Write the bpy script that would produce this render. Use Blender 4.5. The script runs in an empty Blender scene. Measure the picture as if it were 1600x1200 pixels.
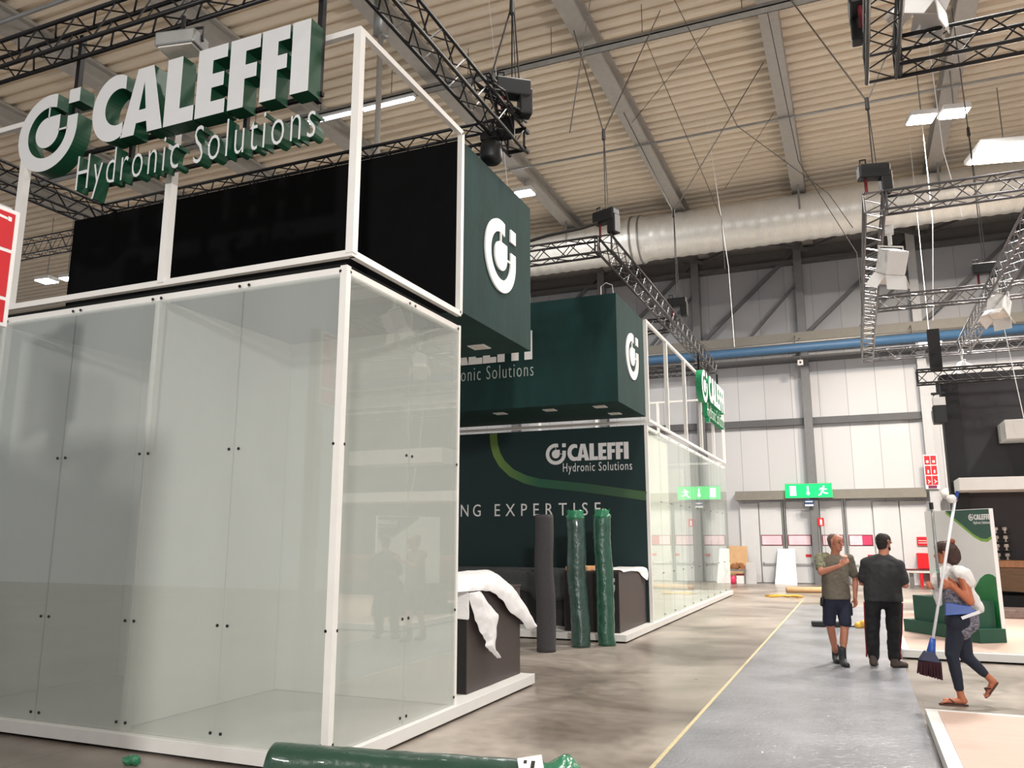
import bpy, bmesh, math, random
from mathutils import Vector, Matrix, noise
rnd = random.Random(7)
D, SC = bpy.data, bpy.context.scene
COL = SC.collection
V = Vector
PI = math.pi

# ------------------------------------------------------------------ camera
cam_d = D.cameras.new('camera'); cam = D.objects.new('camera', cam_d); COL.objects.link(cam)
PITCH, YAW, FPX, EYE = .1885, .399, 1262., 1.68
fw = V((-math.sin(YAW)*math.cos(PITCH), math.cos(YAW)*math.cos(PITCH), math.sin(PITCH)))
rt = V((math.cos(YAW), math.sin(YAW), 0)); up = rt.cross(fw)
cam.matrix_world = Matrix(((rt.x, up.x, -fw.x, 0), (rt.y, up.y, -fw.y, 0), (rt.z, up.z, -fw.z, EYE), (0, 0, 0, 1)))
cam_d.sensor_fit = 'HORIZONTAL'; cam_d.sensor_width = 36.; cam_d.lens = FPX/1600*36
cam_d.clip_end = 300
SC.camera = cam

# ------------------------------------------------------------------ world, lights, exposure
w = D.worlds.new('hall_air'); SC.world = w; w.use_nodes = True
bg = w.node_tree.nodes['Background']; bg.inputs[0].default_value = (.92, .95, 1, 1); bg.inputs[1].default_value = .8
SC.view_settings.view_transform = 'Standard'; SC.view_settings.look = 'None'
SC.view_settings.gamma = 1; SC.view_settings.use_curve_mapping = False
SC.view_settings.exposure = -0.16

def hall_light(x, y, z, power, size=1.0, col=(1, .97, .92), aim=None):
    l = D.lights.new('hall_light', 'AREA'); l.shape = 'SQUARE'; l.size = size; l.energy = power; l.color = col; l.spread = 2.3
    o = D.objects.new('hall_light', l); COL.objects.link(o); o.location = (x, y, z)
    if aim: o.rotation_euler = (V(aim)-V((x, y, z))).to_track_quat('-Z', 'Y').to_euler()
    return o
# the hall's high-bay lamps outside the frame, and one added lamp
hall_light(8, 15.5, 12.2, 1150, .8)
hall_light(9, 5, 12.2, 420)
hall_light(2.5, -3, 12.2, 500)
hall_light(-8, -5, 12.2, 400)
hall_light(-20, 8, 12.2, 500)
hall_light(-18, 20, 12.2, 700)
hall_light(9, 24, 12.2, 400)
hall_light(-1, 9, 12.6, 500)  # added lamp, brightens the display panel
hall_light(0, 27, 10.6, 260)
# lamp added behind the viewer to light the inside of the nearer booth
hall_light(4.5, -8, 5.2, 900, .5, (1, .97, .93), (-5, 6, 2))

# ------------------------------------------------------------------ materials
def lin(c): return tuple(((x/255)/12.92 if x/255 <= .04045 else ((x/255+.055)/1.055)**2.4) for x in c)
def mat(name, col, rough=.6, metal=0., var=.12, scale=6., bump=0., bscale=40., spec=.5, emit=None, estr=0., coat=0., stretch=None, col2=None):
    m = D.materials.new(name); m.use_nodes = True; n = m.node_tree; b = n.nodes['Principled BSDF']
    c = lin(col)
    b.inputs['Roughness'].default_value = rough; b.inputs['Metallic'].default_value = metal
    b.inputs['Specular IOR Level'].default_value = spec; b.inputs['Coat Weight'].default_value = coat
    tc = n.nodes.new('ShaderNodeTexCoord'); src = tc.outputs['Object']
    if stretch:
        mp = n.nodes.new('ShaderNodeMapping'); mp.inputs['Scale'].default_value = stretch
        n.links.new(src, mp.inputs['Vector']); src = mp.outputs[0]
    ns = n.nodes.new('ShaderNodeTexNoise'); ns.inputs['Scale'].default_value = scale; ns.inputs['Detail'].default_value = 5
    n.links.new(src, ns.inputs['Vector'])
    rp = n.nodes.new('ShaderNodeValToRGB'); rp.color_ramp.elements[0].position = .3; rp.color_ramp.elements[1].position = .7
    d = lin(col2) if col2 else tuple(x*(1-var) for x in c)
    e = tuple(min(1, x*(1+var*.6)) for x in c)
    rp.color_ramp.elements[0].color = (*d, 1); rp.color_ramp.elements[1].color = (*e, 1)
    n.links.new(ns.outputs['Fac'], rp.inputs[0]); n.links.new(rp.outputs[0], b.inputs['Base Color'])
    if bump:
        n2 = n.nodes.new('ShaderNodeTexNoise'); n2.inputs['Scale'].default_value = bscale; n2.inputs['Detail'].default_value = 4
        n.links.new(src, n2.inputs['Vector'])
        bp = n.nodes.new('ShaderNodeBump'); bp.inputs['Strength'].default_value = bump; bp.inputs['Distance'].default_value = .02
        n.links.new(n2.outputs['Fac'], bp.inputs['Height']); n.links.new(bp.outputs[0], b.inputs['Normal'])
    if emit:
        b.inputs['Emission Color'].default_value = (*lin(emit), 1); b.inputs['Emission Strength'].default_value = estr
    m.diffuse_color = (*c, 1)
    return m

M = {}
M['white'] = mat('white_paint', (212, 210, 206), .5, var=.03)
M['frame'] = mat('white_frame', (224, 221, 216), .4, var=.03)
M['panelwhite'] = mat('white_panel', (222, 222, 216), .55, var=.03, scale=2)
M['black'] = mat('black_fabric', (9, 9, 10), .95, var=.2, spec=.15)
M['soffit'] = mat('dark_ceiling_fabric', (26, 27, 26), .9, var=.1, spec=.2)
M['green'] = mat('dark_green_fabric', (21, 52, 50), .85, var=.22, scale=3, bump=.15, bscale=30, spec=.3, stretch=(1, 1, .35))
M['greenwall'] = mat('dark_green_print', (17, 44, 44), .5, var=.06, scale=1.5, spec=.4)
M['lettergreen'] = mat('letter_green', (10, 66, 42), .5, var=.1)
M['letterwhite'] = mat('letter_white', (205, 205, 205), .6, var=.02)
M['truss'] = mat('black_truss', (22, 21, 22), .4, metal=.3, var=.2)
M['alu'] = mat('aluminium_truss', (120, 118, 120), .35, metal=.8, var=.1)
M['steel'] = mat('galvanised_steel', (150, 150, 148), .4, metal=.7, var=.1)
M['cable'] = mat('cable', (45, 42, 40), .6, var=.1)
M['chain'] = mat('chain_steel', (110, 105, 100), .4, metal=.7)
M['motor'] = mat('hoist_black', (16, 16, 17), .5, var=.2)
M['lampwhite'] = mat('lamp_housing', (215, 213, 210), .4, var=.03)
M['red'] = mat('sign_red', (200, 28, 38), .45, var=.05)
M['redpaint'] = mat('red_cabinet', (214, 30, 38), .4, var=.05)
M['signwhite'] = mat('sign_white', (235, 232, 230), .5, var=.02)
M['rafter'] = mat('rafter_steel', (168, 164, 158), .6, var=.08)
M['deck'] = mat('ceiling_deck', (226, 213, 194), .6, var=.05, scale=.6)
M['duct'] = mat('duct_foil', (226, 224, 218), .34, metal=.2, var=.06, bump=.25, bscale=9, stretch=(6, 1, 1))
M['pipeblue'] = mat('blue_pipe', (66, 104, 140), .5, var=.06)
M['girder'] = mat('grey_girder', (88, 88, 90), .6, var=.08)
M['girderl'] = mat('beige_girder', (128, 124, 116), .6, var=.06)
M['column'] = mat('grey_column', (112, 112, 114), .6, var=.06)
M['columnl'] = mat('light_column', (182, 182, 184), .5, var=.05)
M['counter'] = mat('brown_counter', (58, 48, 46), .45, var=.06, scale=2)
M['plastic'] = mat('white_plastic_sheet', (232, 230, 230), .35, var=.03, bump=.3, bscale=18)
M['felt'] = mat('grey_felt', (58, 60, 62), .95, var=.25, scale=30, bump=.2, bscale=60)
M['wood'] = mat('raw_wood', (190, 140, 95), .6, var=.15, stretch=(1, 8, 8))
M['rollgrey'] = mat('grey_carpet_roll', (62, 60, 62), .95, var=.15, scale=40, bump=.2, bscale=80)
M['rollgreen'] = mat('green_wrapped_roll', (40, 84, 66), .28, var=.25, scale=7, bump=.6, bscale=16, coat=.4)
M['rolldark'] = mat('green_wrapped_roll_dark', (48, 74, 66), .3, var=.25, scale=7, bump=.6, bscale=16, coat=.4)
M['filmgreen'] = mat('green_film', (44, 120, 84), .22, var=.2, bump=.7, bscale=14, coat=.5)
M['exitgreen'] = mat('exit_green', (0, 190, 90), .4, emit=(0, 220, 110), estr=1.1, var=.02)
M['exitwhite'] = mat('exit_pictogram', (240, 255, 245), .4, emit=(235, 255, 245), estr=1.6, var=.02)
M['blue'] = mat('blue_plastic', (28, 70, 150), .4, var=.1)
M['darkblue'] = mat('navy', (32, 36, 66), .6)
M['bluesign'] = mat('blue_sign', (40, 60, 100), .4)
M['door'] = mat('grey_door', (205, 206, 208), .45, var=.02)
M['doorglass'] = mat('pink_door_window', (240, 205, 216), .25, var=.12, scale=2.5)
M['doorred'] = mat('pink_red_sticker', (200, 60, 100), .4)
M['blackwall'] = mat('black_booth_wall', (44, 41, 44), .7, var=.1)
M['blackdark'] = mat('black_booth_edge', (18, 17, 19), .7, var=.1)
M['pallet'] = mat('birch_floor_panel', (186, 160, 146), .6, var=.05, scale=2, stretch=(1, 6, 1))
M['olive'] = mat('brown_timber', (92, 66, 40), .6, var=.25, stretch=(1, 1, 6))
M['shelf'] = mat('shelf_timber', (150, 100, 62), .5, var=.2, stretch=(6, 1, 1))
M['bottle'] = mat('bottle_glass', (200, 190, 180), .15, var=.3, scale=20)
M['cardboard'] = mat('cardboard', (198, 160, 118), .8, var=.08)
M['yellow'] = mat('yellow_tape', (226, 176, 70), .5, var=.1)
M['tapeline'] = mat('tape_line', (206, 192, 152), .5, var=.15, scale=20)
M['pink'] = mat('pink_bag', (225, 60, 100), .4, var=.15)
M['skin'] = mat('skin', (176, 116, 92), .5, var=.06, scale=14)
M['skintan'] = mat('skin_tan', (182, 108, 76), .5, var=.06, scale=14)
M['hairgrey'] = mat('cropped_grey_hair', (96, 82, 76), .8, bump=.3, bscale=200)
M['hairdark'] = mat('dark_hair', (34, 26, 24), .8, bump=.3, bscale=200)
M['hairbrown'] = mat('brown_hair', (62, 40, 32), .7, bump=.4, bscale=120)
M['eye'] = mat('eye', (40, 30, 26), .2)
M['lip'] = mat('lip', (150, 82, 76), .5)
M['teeshirt'] = mat('olive_grey_tee', (104, 96, 84), .9, var=.1, bump=.2, bscale=30)
M['camo'] = mat('camouflage_cloth', (140, 138, 112), .9, scale=26, col2=(66, 68, 54))
M['blacktee'] = mat('charcoal_tee', (48, 48, 50), .9, var=.1, bump=.2, bscale=30)
M['shorts'] = mat('navy_shorts', (30, 34, 52), .9, var=.1, bump=.2, bscale=30)
M['blackpants'] = mat('black_trousers', (24, 24, 27), .9, var=.1, bump=.2, bscale=25)
M['redtrim'] = mat('dark_red_trim', (112, 24, 36), .8)
M['boot'] = mat('dark_boot', (34, 34, 38), .6, var=.2)
M['bootbrown'] = mat('brown_boot', (74, 60, 54), .7, var=.15)
M['leggings'] = mat('navy_leggings', (32, 36, 50), .85, var=.1)
M['pattern'] = mat('patterned_tunic', (150, 146, 156), .9, scale=34, col2=(40, 40, 56), stretch=(1, 1, 2.5))
M['vest'] = mat('white_overshirt', (226, 222, 218), .8, var=.04, bump=.3, bscale=22)
M['flipflop'] = mat('brown_flip_flop', (74, 42, 34), .6)
M['bristle'] = mat('dark_red_bristle', (58, 24, 32), .9, var=.3, scale=60)
M['pole'] = mat('white_pole', (226, 226, 228), .35, var=.02)
M['polegrey'] = mat('grey_pole', (150, 152, 150), .35, metal=.4, var=.05)
M['hill'] = mat('panel_green_hill', (34, 120, 62), .45, var=.25, scale=2.5)
M['planter'] = mat('dark_green_planter', (27, 74, 56), .6, var=.08, scale=3)
M['lime'] = mat('lime_band', (128, 170, 66), .45, var=.05)
M['panelgreen'] = mat('panel_dark_green', (44, 84, 72), .45, var=.05)
M['screw'] = mat('dark_fixing', (48, 46, 44), .4, metal=.5)
M['lamp_on'] = mat('lamp_lens', (255, 255, 255), .3, emit=(240, 245, 255), estr=45)
M['tube_on'] = mat('fluorescent_tube', (255, 255, 255), .3, emit=(235, 245, 255), estr=10)
M['flare_on'] = mat('floodlight_lens', (255, 240, 220), .3, emit=(255, 226, 188), estr=160)
M['down'] = mat('downlight_lens', (214, 208, 200), .3, var=.1, scale=30)

def glass_mat(name, tint, base_refl, haze):
    m = D.materials.new(name); m.use_nodes = True; n = m.node_tree; n.nodes.clear()
    out = n.nodes.new('ShaderNodeOutputMaterial')
    tr = n.nodes.new('ShaderNodeBsdfTransparent'); tr.inputs[0].default_value = (*tint, 1)
    df = n.nodes.new('ShaderNodeBsdfDiffuse'); df.inputs[0].default_value = (*lin((200, 204, 198)), 1)
    gl = n.nodes.new('ShaderNodeBsdfGlossy'); gl.inputs['Roughness'].default_value = .0; gl.inputs[0].default_value = (.95, .98, .96, 1)
    fr = n.nodes.new('ShaderNodeFresnel'); ge = n.nodes.new('ShaderNodeNewGeometry')
    io = n.nodes.new('ShaderNodeMapRange'); io.inputs[3].default_value = 1.5; io.inputs[4].default_value = 1/1.5
    n.links.new(ge.outputs['Backfacing'], io.inputs[0]); n.links.new(io.outputs[0], fr.inputs[0])   # same index from both sides of the thin pane
    ns = n.nodes.new('ShaderNodeTexNoise'); ns.inputs['Scale'].default_value = 1.3
    mr = n.nodes.new('ShaderNodeMapRange'); mr.inputs[3].default_value = haze*.7; mr.inputs[4].default_value = haze*1.3
    n.links.new(ns.outputs['Fac'], mr.inputs[0])
    mul = n.nodes.new('ShaderNodeMath'); mul.operation = 'MULTIPLY'; mul.inputs[1].default_value = base_refl
    n.links.new(fr.outputs[0], mul.inputs[0])
    m1 = n.nodes.new('ShaderNodeMixShader'); n.links.new(mr.outputs[0], m1.inputs[0]); n.links.new(tr.outputs[0], m1.inputs[1]); n.links.new(df.outputs[0], m1.inputs[2])
    m2 = n.nodes.new('ShaderNodeMixShader'); n.links.new(mul.outputs[0], m2.inputs[0]); n.links.new(m1.outputs[0], m2.inputs[1]); n.links.new(gl.outputs[0], m2.inputs[2])
    n.links.new(m2.outputs[0], out.inputs[0])
    return m
M['glass'] = glass_mat('clear_glass', (.972, .98, .973), 1.0, .27)
M['glassfar'] = glass_mat('clear_glass_far', (.96, .985, .97), .8, .10)

def floor_mat():
    m = D.materials.new('polished_concrete'); m.use_nodes = True; n = m.node_tree; b = n.nodes['Principled BSDF']
    tc = n.nodes.new('ShaderNodeTexCoord')
    a = n.nodes.new('ShaderNodeTexNoise'); a.inputs['Scale'].default_value = .55; a.inputs['Detail'].default_value = 8; a.inputs['Distortion'].default_value = .6
    f = n.nodes.new('ShaderNodeTexNoise'); f.inputs['Scale'].default_value = 7; f.inputs['Detail'].default_value = 8
    n.links.new(tc.outputs['Object'], a.inputs['Vector']); n.links.new(tc.outputs['Object'], f.inputs['Vector'])
    r1 = n.nodes.new('ShaderNodeValToRGB'); r1.color_ramp.elements[0].position = .36; r1.color_ramp.elements[1].position = .64
    r1.color_ramp.elements[0].color = (*lin((104, 94, 86)), 1); r1.color_ramp.elements[1].color = (*lin((166, 156, 146)), 1)
    n.links.new(a.outputs['Fac'], r1.inputs[0])
    mx = n.nodes.new('ShaderNodeMix'); mx.data_type = 'RGBA'; mx.blend_type = 'OVERLAY'; mx.inputs[0].default_value = .35
    n.links.new(r1.outputs[0], mx.inputs[6]); n.links.new(f.outputs['Fac'], mx.inputs[7])
    # saw-cut joints of the slab and paint specks
    br = n.nodes.new('ShaderNodeTexBrick'); br.offset = 0; br.inputs['Scale'].default_value = 1; br.inputs['Mortar Size'].default_value = .006
    br.inputs['Brick Width'].default_value = 6; br.inputs['Row Height'].default_value = 4
    br.inputs['Color1'].default_value = br.inputs['Color2'].default_value = (1, 1, 1, 1); br.inputs['Mortar'].default_value = (.45, .42, .4, 1)
    n.links.new(tc.outputs['Object'], br.inputs['Vector'])
    m3 = n.nodes.new('ShaderNodeMix'); m3.data_type = 'RGBA'; m3.blend_type = 'MULTIPLY'; m3.inputs[0].default_value = .8
    n.links.new(mx.outputs[2], m3.inputs[6]); n.links.new(br.outputs['Color'], m3.inputs[7])
    sp = n.nodes.new('ShaderNodeTexNoise'); sp.inputs['Scale'].default_value = 34; sp.inputs['Detail'].default_value = 2
    n.links.new(tc.outputs['Object'], sp.inputs['Vector'])
    r2 = n.nodes.new('ShaderNodeValToRGB'); r2.color_ramp.elements[0].position = .775; r2.color_ramp.elements[1].position = .80
    n.links.new(sp.outputs['Fac'], r2.inputs[0])
    m4 = n.nodes.new('ShaderNodeMix'); m4.data_type = 'RGBA'; n.links.new(r2.outputs[0], m4.inputs[0])
    n.links.new(m3.outputs[2], m4.inputs[6]); m4.inputs[7].default_value = (*lin((205, 200, 192)), 1)
    n.links.new(m4.outputs[2], b.inputs['Base Color'])
    r3 = n.nodes.new('ShaderNodeMapRange'); r3.inputs[3].default_value = .22; r3.inputs[4].default_value = .42
    n.links.new(f.outputs['Fac'], r3.inputs[0]); n.links.new(r3.outputs[0], b.inputs['Roughness'])
    bp = n.nodes.new('ShaderNodeBump'); bp.inputs['Strength'].default_value = .05; n.links.new(f.outputs['Fac'], bp.inputs['Height']); n.links.new(bp.outputs[0], b.inputs['Normal'])
    return m
M['floor'] = floor_mat()

def film_carpet():
    m = D.materials.new('carpet_under_film'); m.use_nodes = True; n = m.node_tree; b = n.nodes['Principled BSDF']
    tc = n.nodes.new('ShaderNodeTexCoord')
    a = n.nodes.new('ShaderNodeTexNoise'); a.inputs['Scale'].default_value = 1.2; a.inputs['Detail'].default_value = 8
    n.links.new(tc.outputs['Object'], a.inputs['Vector'])
    r1 = n.nodes.new('ShaderNodeValToRGB'); r1.color_ramp.elements[0].position = .35; r1.color_ramp.elements[1].position = .65
    r1.color_ramp.elements[0].color = (*lin((112, 114, 120)), 1); r1.color_ramp.elements[1].color = (*lin((138, 140, 147)), 1)
    n.links.new(a.outputs['Fac'], r1.inputs[0]); n.links.new(r1.outputs[0], b.inputs['Base Color'])
    b.inputs['Roughness'].default_value = .6; b.inputs['Coat Weight'].default_value = .7; b.inputs['Coat Roughness'].default_value = .16
    f = n.nodes.new('ShaderNodeTexNoise'); f.inputs['Scale'].default_value = 11; f.inputs['Detail'].default_value = 7; f.inputs['Distortion'].default_value = 1.6
    n.links.new(tc.outputs['Object'], f.inputs['Vector'])
    bp = n.nodes.new('ShaderNodeBump'); bp.inputs['Strength'].default_value = .7; bp.inputs['Distance'].default_value = .03
    n.links.new(f.outputs['Fac'], bp.inputs['Height']); n.links.new(bp.outputs[0], b.inputs['Coat Normal'])
    return m
M['film'] = film_carpet()

def wall_mat(name, c1, c2, c3):
    m = D.materials.new(name); m.use_nodes = True; n = m.node_tree; b = n.nodes['Principled BSDF']
    tc = n.nodes.new('ShaderNodeTexCoord'); mp = n.nodes.new('ShaderNodeMapping'); mp.inputs['Rotation'].default_value = (PI/2, 0, 0)
    n.links.new(tc.outputs['Object'], mp.inputs['Vector'])
    br = n.nodes.new('ShaderNodeTexBrick'); br.offset = 0; br.inputs['Scale'].default_value = 1; br.inputs['Mortar Size'].default_value = .014
    br.inputs['Brick Width'].default_value = 1.01; br.inputs['Row Height'].default_value = 60
    br.inputs['Color1'].default_value = (*lin(c1), 1); br.inputs['Color2'].default_value = (*lin(c2), 1); br.inputs['Mortar'].default_value = (*lin(c3), 1)
    n.links.new(mp.outputs[0], br.inputs['Vector']); n.links.new(br.outputs['Color'], b.inputs['Base Color'])
    b.inputs['Roughness'].default_value = .5
    return m
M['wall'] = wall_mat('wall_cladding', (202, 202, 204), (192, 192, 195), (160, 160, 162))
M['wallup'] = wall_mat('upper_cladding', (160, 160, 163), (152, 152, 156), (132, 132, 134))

def grad_mat(name, stops, axis, a, b_):
    """a printed colour run along one object axis"""
    m = D.materials.new(name); m.use_nodes = True; n = m.node_tree; b = n.nodes['Principled BSDF']; b.inputs['Roughness'].default_value = .5
    tc = n.nodes.new('ShaderNodeTexCoord'); sx = n.nodes.new('ShaderNodeSeparateXYZ'); n.links.new(tc.outputs['Object'], sx.inputs[0])
    mr = n.nodes.new('ShaderNodeMapRange'); mr.inputs[1].default_value = a; mr.inputs[2].default_value = b_
    n.links.new(sx.outputs[axis], mr.inputs[0]); rp = n.nodes.new('ShaderNodeValToRGB')
    rp.color_ramp.elements[0].color = (*lin(stops[0]), 1); rp.color_ramp.elements[1].color = (*lin(stops[-1]), 1)
    for i, s in enumerate(stops[1:-1]):
        e = rp.color_ramp.elements.new((i+1)/(len(stops)-1)); e.color = (*lin(s), 1)
    n.links.new(mr.outputs[0], rp.inputs[0]); n.links.new(rp.outputs[0], b.inputs['Base Color'])
    return m

# ------------------------------------------------------------------ helpers
def tag(o, label=None, cat=None, group=None, kind=None):
    if label: o['label'] = label
    if cat: o['category'] = cat
    if group: o['group'] = group
    if kind: o['kind'] = kind
    return o
def thing(name, label, cat, loc=(0, 0, 0), group=None):
    o = D.objects.new(name, None); COL.objects.link(o); o.location = loc; o.empty_display_size = .1
    return tag(o, label, cat, group)
def parent_to(o, p):
    if p is not None:
        o.parent = p
        o.matrix_parent_inverse = Matrix.Translation(-p.location)   # shapes are drawn in world metres

class MB:
    def __init__(self): self.bm = bmesh.new()
    def hexa(self, c):
        v = [self.bm.verts.new(p) for p in c]
        for f in ((0, 3, 2, 1), (4, 5, 6, 7), (0, 1, 5, 4), (1, 2, 6, 5), (2, 3, 7, 6), (3, 0, 4, 7)): self.bm.faces.new([v[i] for i in f])
        return self
    def box(self, x0, x1, y0, y1, z0, z1):
        return self.hexa([(x0, y0, z0), (x1, y0, z0), (x1, y1, z0), (x0, y1, z0), (x0, y0, z1), (x1, y0, z1), (x1, y1, z1), (x0, y1, z1)])
    def obox(self, c, a, b, d):
        """box about centre c with half-axes a, b, d"""
        c, a, b, d = V(c), V(a), V(b), V(d)
        return self.hexa([c-a-b-d, c+a-b-d, c+a+b-d, c-a+b-d, c-a-b+d, c+a-b+d, c+a+b+d, c-a+b+d])
    def beam(self, p, q, wd, ht, upv=(0, 0, 1)):
        p, q = V(p), V(q); d = (q-p).normalized(); s = d.cross(V(upv)).normalized(); u = s.cross(d)
        return self.obox((p+q)/2, (q-p)/2, s*wd/2, u*ht/2)
    def ring(self, c, s, u, r, n, r2=None):
        r2 = r if r2 is None else r2
        return [self.bm.verts.new(c+s*(math.cos(2*PI*i/n)*r)+u*(math.sin(2*PI*i/n)*r2)) for i in range(n)]
    def skin(self, rings, cap=True):
        n = len(rings[0])
        for a, b in zip(rings, rings[1:]):
            for i in range(n): self.bm.faces.new((a[i], a[(i+1) % n], b[(i+1) % n], b[i]))
        if cap: self.bm.faces.new(rings[0][::-1]); self.bm.faces.new(rings[-1])
    def tube(self, p, q, r, n=8, r2=None):
        p, q = V(p), V(q); d = (q-p).normalized(); h = V((0, 0, 1)) if abs(d.z) < .9 else V((1, 0, 0))
        s = d.cross(h).normalized(); u = s.cross(d)
        self.skin([self.ring(p, s, u, r, n), self.ring(q, s, u, r if r2 is None else r2, n)])
        return self
    def path(self, pts, r, n=6):
        pts = [V(p) for p in pts]; rs = []
        for i, p in enumerate(pts):
            d = (pts[min(i+1, len(pts)-1)]-pts[max(i-1, 0)]).normalized(); h = V((0, 0, 1)) if abs(d.z) < .9 else V((1, 0, 0))
            s = d.cross(h).normalized(); rs.append(self.ring(p, s, s.cross(d), r, n))
        self.skin(rs); return self
    def loft(self, rows, cap=True):
        """rows: list of (centre, axis s, axis u, rs, ru)"""
        self.skin([self.ring(V(c), V(s), V(u), a, 20, b) for c, s, u, a, b in rows], cap); return self
    def ell(self, c, r, seg=14):
        mtx = Matrix.Translation(c) @ Matrix.Diagonal((*r, 1)); bmesh.ops.create_uvsphere(self.bm, u_segments=seg, v_segments=seg*2//3, radius=1, matrix=mtx); return self
    def cap(self, p, q, r0, r1, flat=None, k=1., n=14):
        """tapered capsule; flat = axis across which the section is scaled by k"""
        p, q = V(p), V(q); L = (q-p).length; d = (q-p).normalized() if L > 1e-6 else V((0, 0, 1))
        h = V(flat) if flat is not None else (V((0, 0, 1)) if abs(d.z) < .9 else V((1, 0, 0)))
        s = (h-d*h.dot(d)).normalized(); u = d.cross(s); rs = []
        for i in range(5):
            t = PI/2*(i+.25)/5.; rs.append(self.ring(p-d*(r0*math.cos(t)), s, u, r0*math.sin(t)*k, n, r0*math.sin(t)))
        for i in range(5):
            t = PI/2*(5-i-.25)/5.; rs.append(self.ring(q+d*(r1*math.cos(t)), s, u, r1*math.sin(t)*k, n, r1*math.sin(t)))
        self.skin(rs); return self
    def grid(self, rows):
        vs = [[self.bm.verts.new(p) for p in r] for r in rows]
        for a, b in zip(vs, vs[1:]):
            for i in range(len(a)-1): self.bm.faces.new((a[i], a[i+1], b[i+1], b[i]))
        return self
    def build(self, name, m, parent=None, smooth=False, bevel=0, solid=0, mods=None):
        bmesh.ops.recalc_face_normals(self.bm, faces=self.bm.faces) if not solid else None
        me = D.meshes.new(name); self.bm.to_mesh(me); self.bm.free()
        o = D.objects.new(name, me); COL.objects.link(o); me.materials.append(m)
        if smooth:
            for p in me.polygons: p.use_smooth = True
        if solid:
            md = o.modifiers.new('thick', 'SOLIDIFY'); md.thickness = solid
        if bevel:
            md = o.modifiers.new('edge', 'BEVEL'); md.width = bevel; md.segments = 2; md.limit_method = 'ANGLE'
        parent_to(o, parent)
        return o

def bake(o):
    """turn the modifiers of o into plain mesh"""
    dg = bpy.context.evaluated_depsgraph_get(); dg.update()
    me = D.meshes.new_from_object(o.evaluated_get(dg)); old = o.data; o.modifiers.clear(); o.data = me; D.meshes.remove(old)
    return o
def fuse(mb, name, m, parent, voxel=.012, smooth=4, wob=0., wscale=8.):
    """one continuous skin over all the shapes of mb"""
    o = mb.build(name, m, None)
    r = o.modifiers.new('r', 'REMESH'); r.mode = 'VOXEL'; r.voxel_size = voxel; r.use_smooth_shade = True
    s = o.modifiers.new('s', 'SMOOTH'); s.factor = .5; s.iterations = smooth
    bake(o); o.data.materials.clear(); o.data.materials.append(m)
    for p in o.data.polygons: p.use_smooth = True
    if wob:
        for v in o.data.vertices:
            k = noise.noise(V((v.co.x*wscale, v.co.y*wscale, v.co.z*wscale*.6)))+.5*noise.noise(v.co*wscale*2.3)
            v.co += v.normal*(k*wob)
    parent_to(o, parent)
    return o

def curve_mesh(loops, depth):
    """flat outline with holes, extruded; returns (verts, faces) with z from 0 (back) to depth (front)"""
    cu = D.curves.new('tmp', 'CURVE'); cu.dimensions = '2D'; cu.fill_mode = 'BOTH'; cu.extrude = depth/2
    for lp in loops:
        s = cu.splines.new('POLY'); s.points.add(len(lp)-1); s.use_cyclic_u = True
        for i, p in enumerate(lp): s.points[i].co = (p[0], p[1], 0, 1)
    return _eat(cu, depth)
def text_mesh(txt, depth, weight=0., spacing=1.):
    cu = D.curves.new('tmp', 'FONT'); cu.body = txt; cu.extrude = depth/2; cu.offset = weight; cu.space_character = spacing; cu.resolution_u = 3
    return _eat(cu, depth)
def _eat(cu, depth):
    o = D.objects.new('tmp', cu); COL.objects.link(o)
    dg = bpy.context.evaluated_depsgraph_get(); me = D.meshes.new_from_object(o.evaluated_get(dg))
    vs = [V((v.co.x, v.co.y, v.co.z+depth/2)) for v in me.vertices]; fs = [tuple(p.vertices) for p in me.polygons]
    D.objects.remove(o); D.curves.remove(cu); D.meshes.remove(me)
    return vs, fs
def flat_obj(name, vf, origin, ax, ay, m_face, parent, m_side=None, fit=None):
    """set a flat shape on a surface: ax, ay in the surface, normal = ax x ay; fit = (width, height) of its bounding box from origin"""
    vs, fs = vf
    origin, ax, ay = V(origin), V(ax), V(ay); az = ax.cross(ay)
    if fit:
        x0 = min(v.x for v in vs); x1 = max(v.x for v in vs); y0 = min(v.y for v in vs); y1 = max(v.y for v in vs)
        vs = [V(((v.x-x0)/(x1-x0)*fit[0], (v.y-y0)/(y1-y0)*fit[1], v.z)) for v in vs]
    me = D.meshes.new(name); me.from_pydata([origin+ax*v.x+ay*v.y+az*v.z for v in vs], [], fs); me.update()
    me.materials.append(m_face)
    if m_side:
        me.materials.append(m_side); zmax = max(v.z for v in vs)
        for p in me.polygons:
            if not all(vs[i].z > zmax-1e-5 for i in p.vertices): p.material_index = 1
    o = D.objects.new(name, me); COL.objects.link(o); parent_to(o, parent)
    return o

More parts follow.
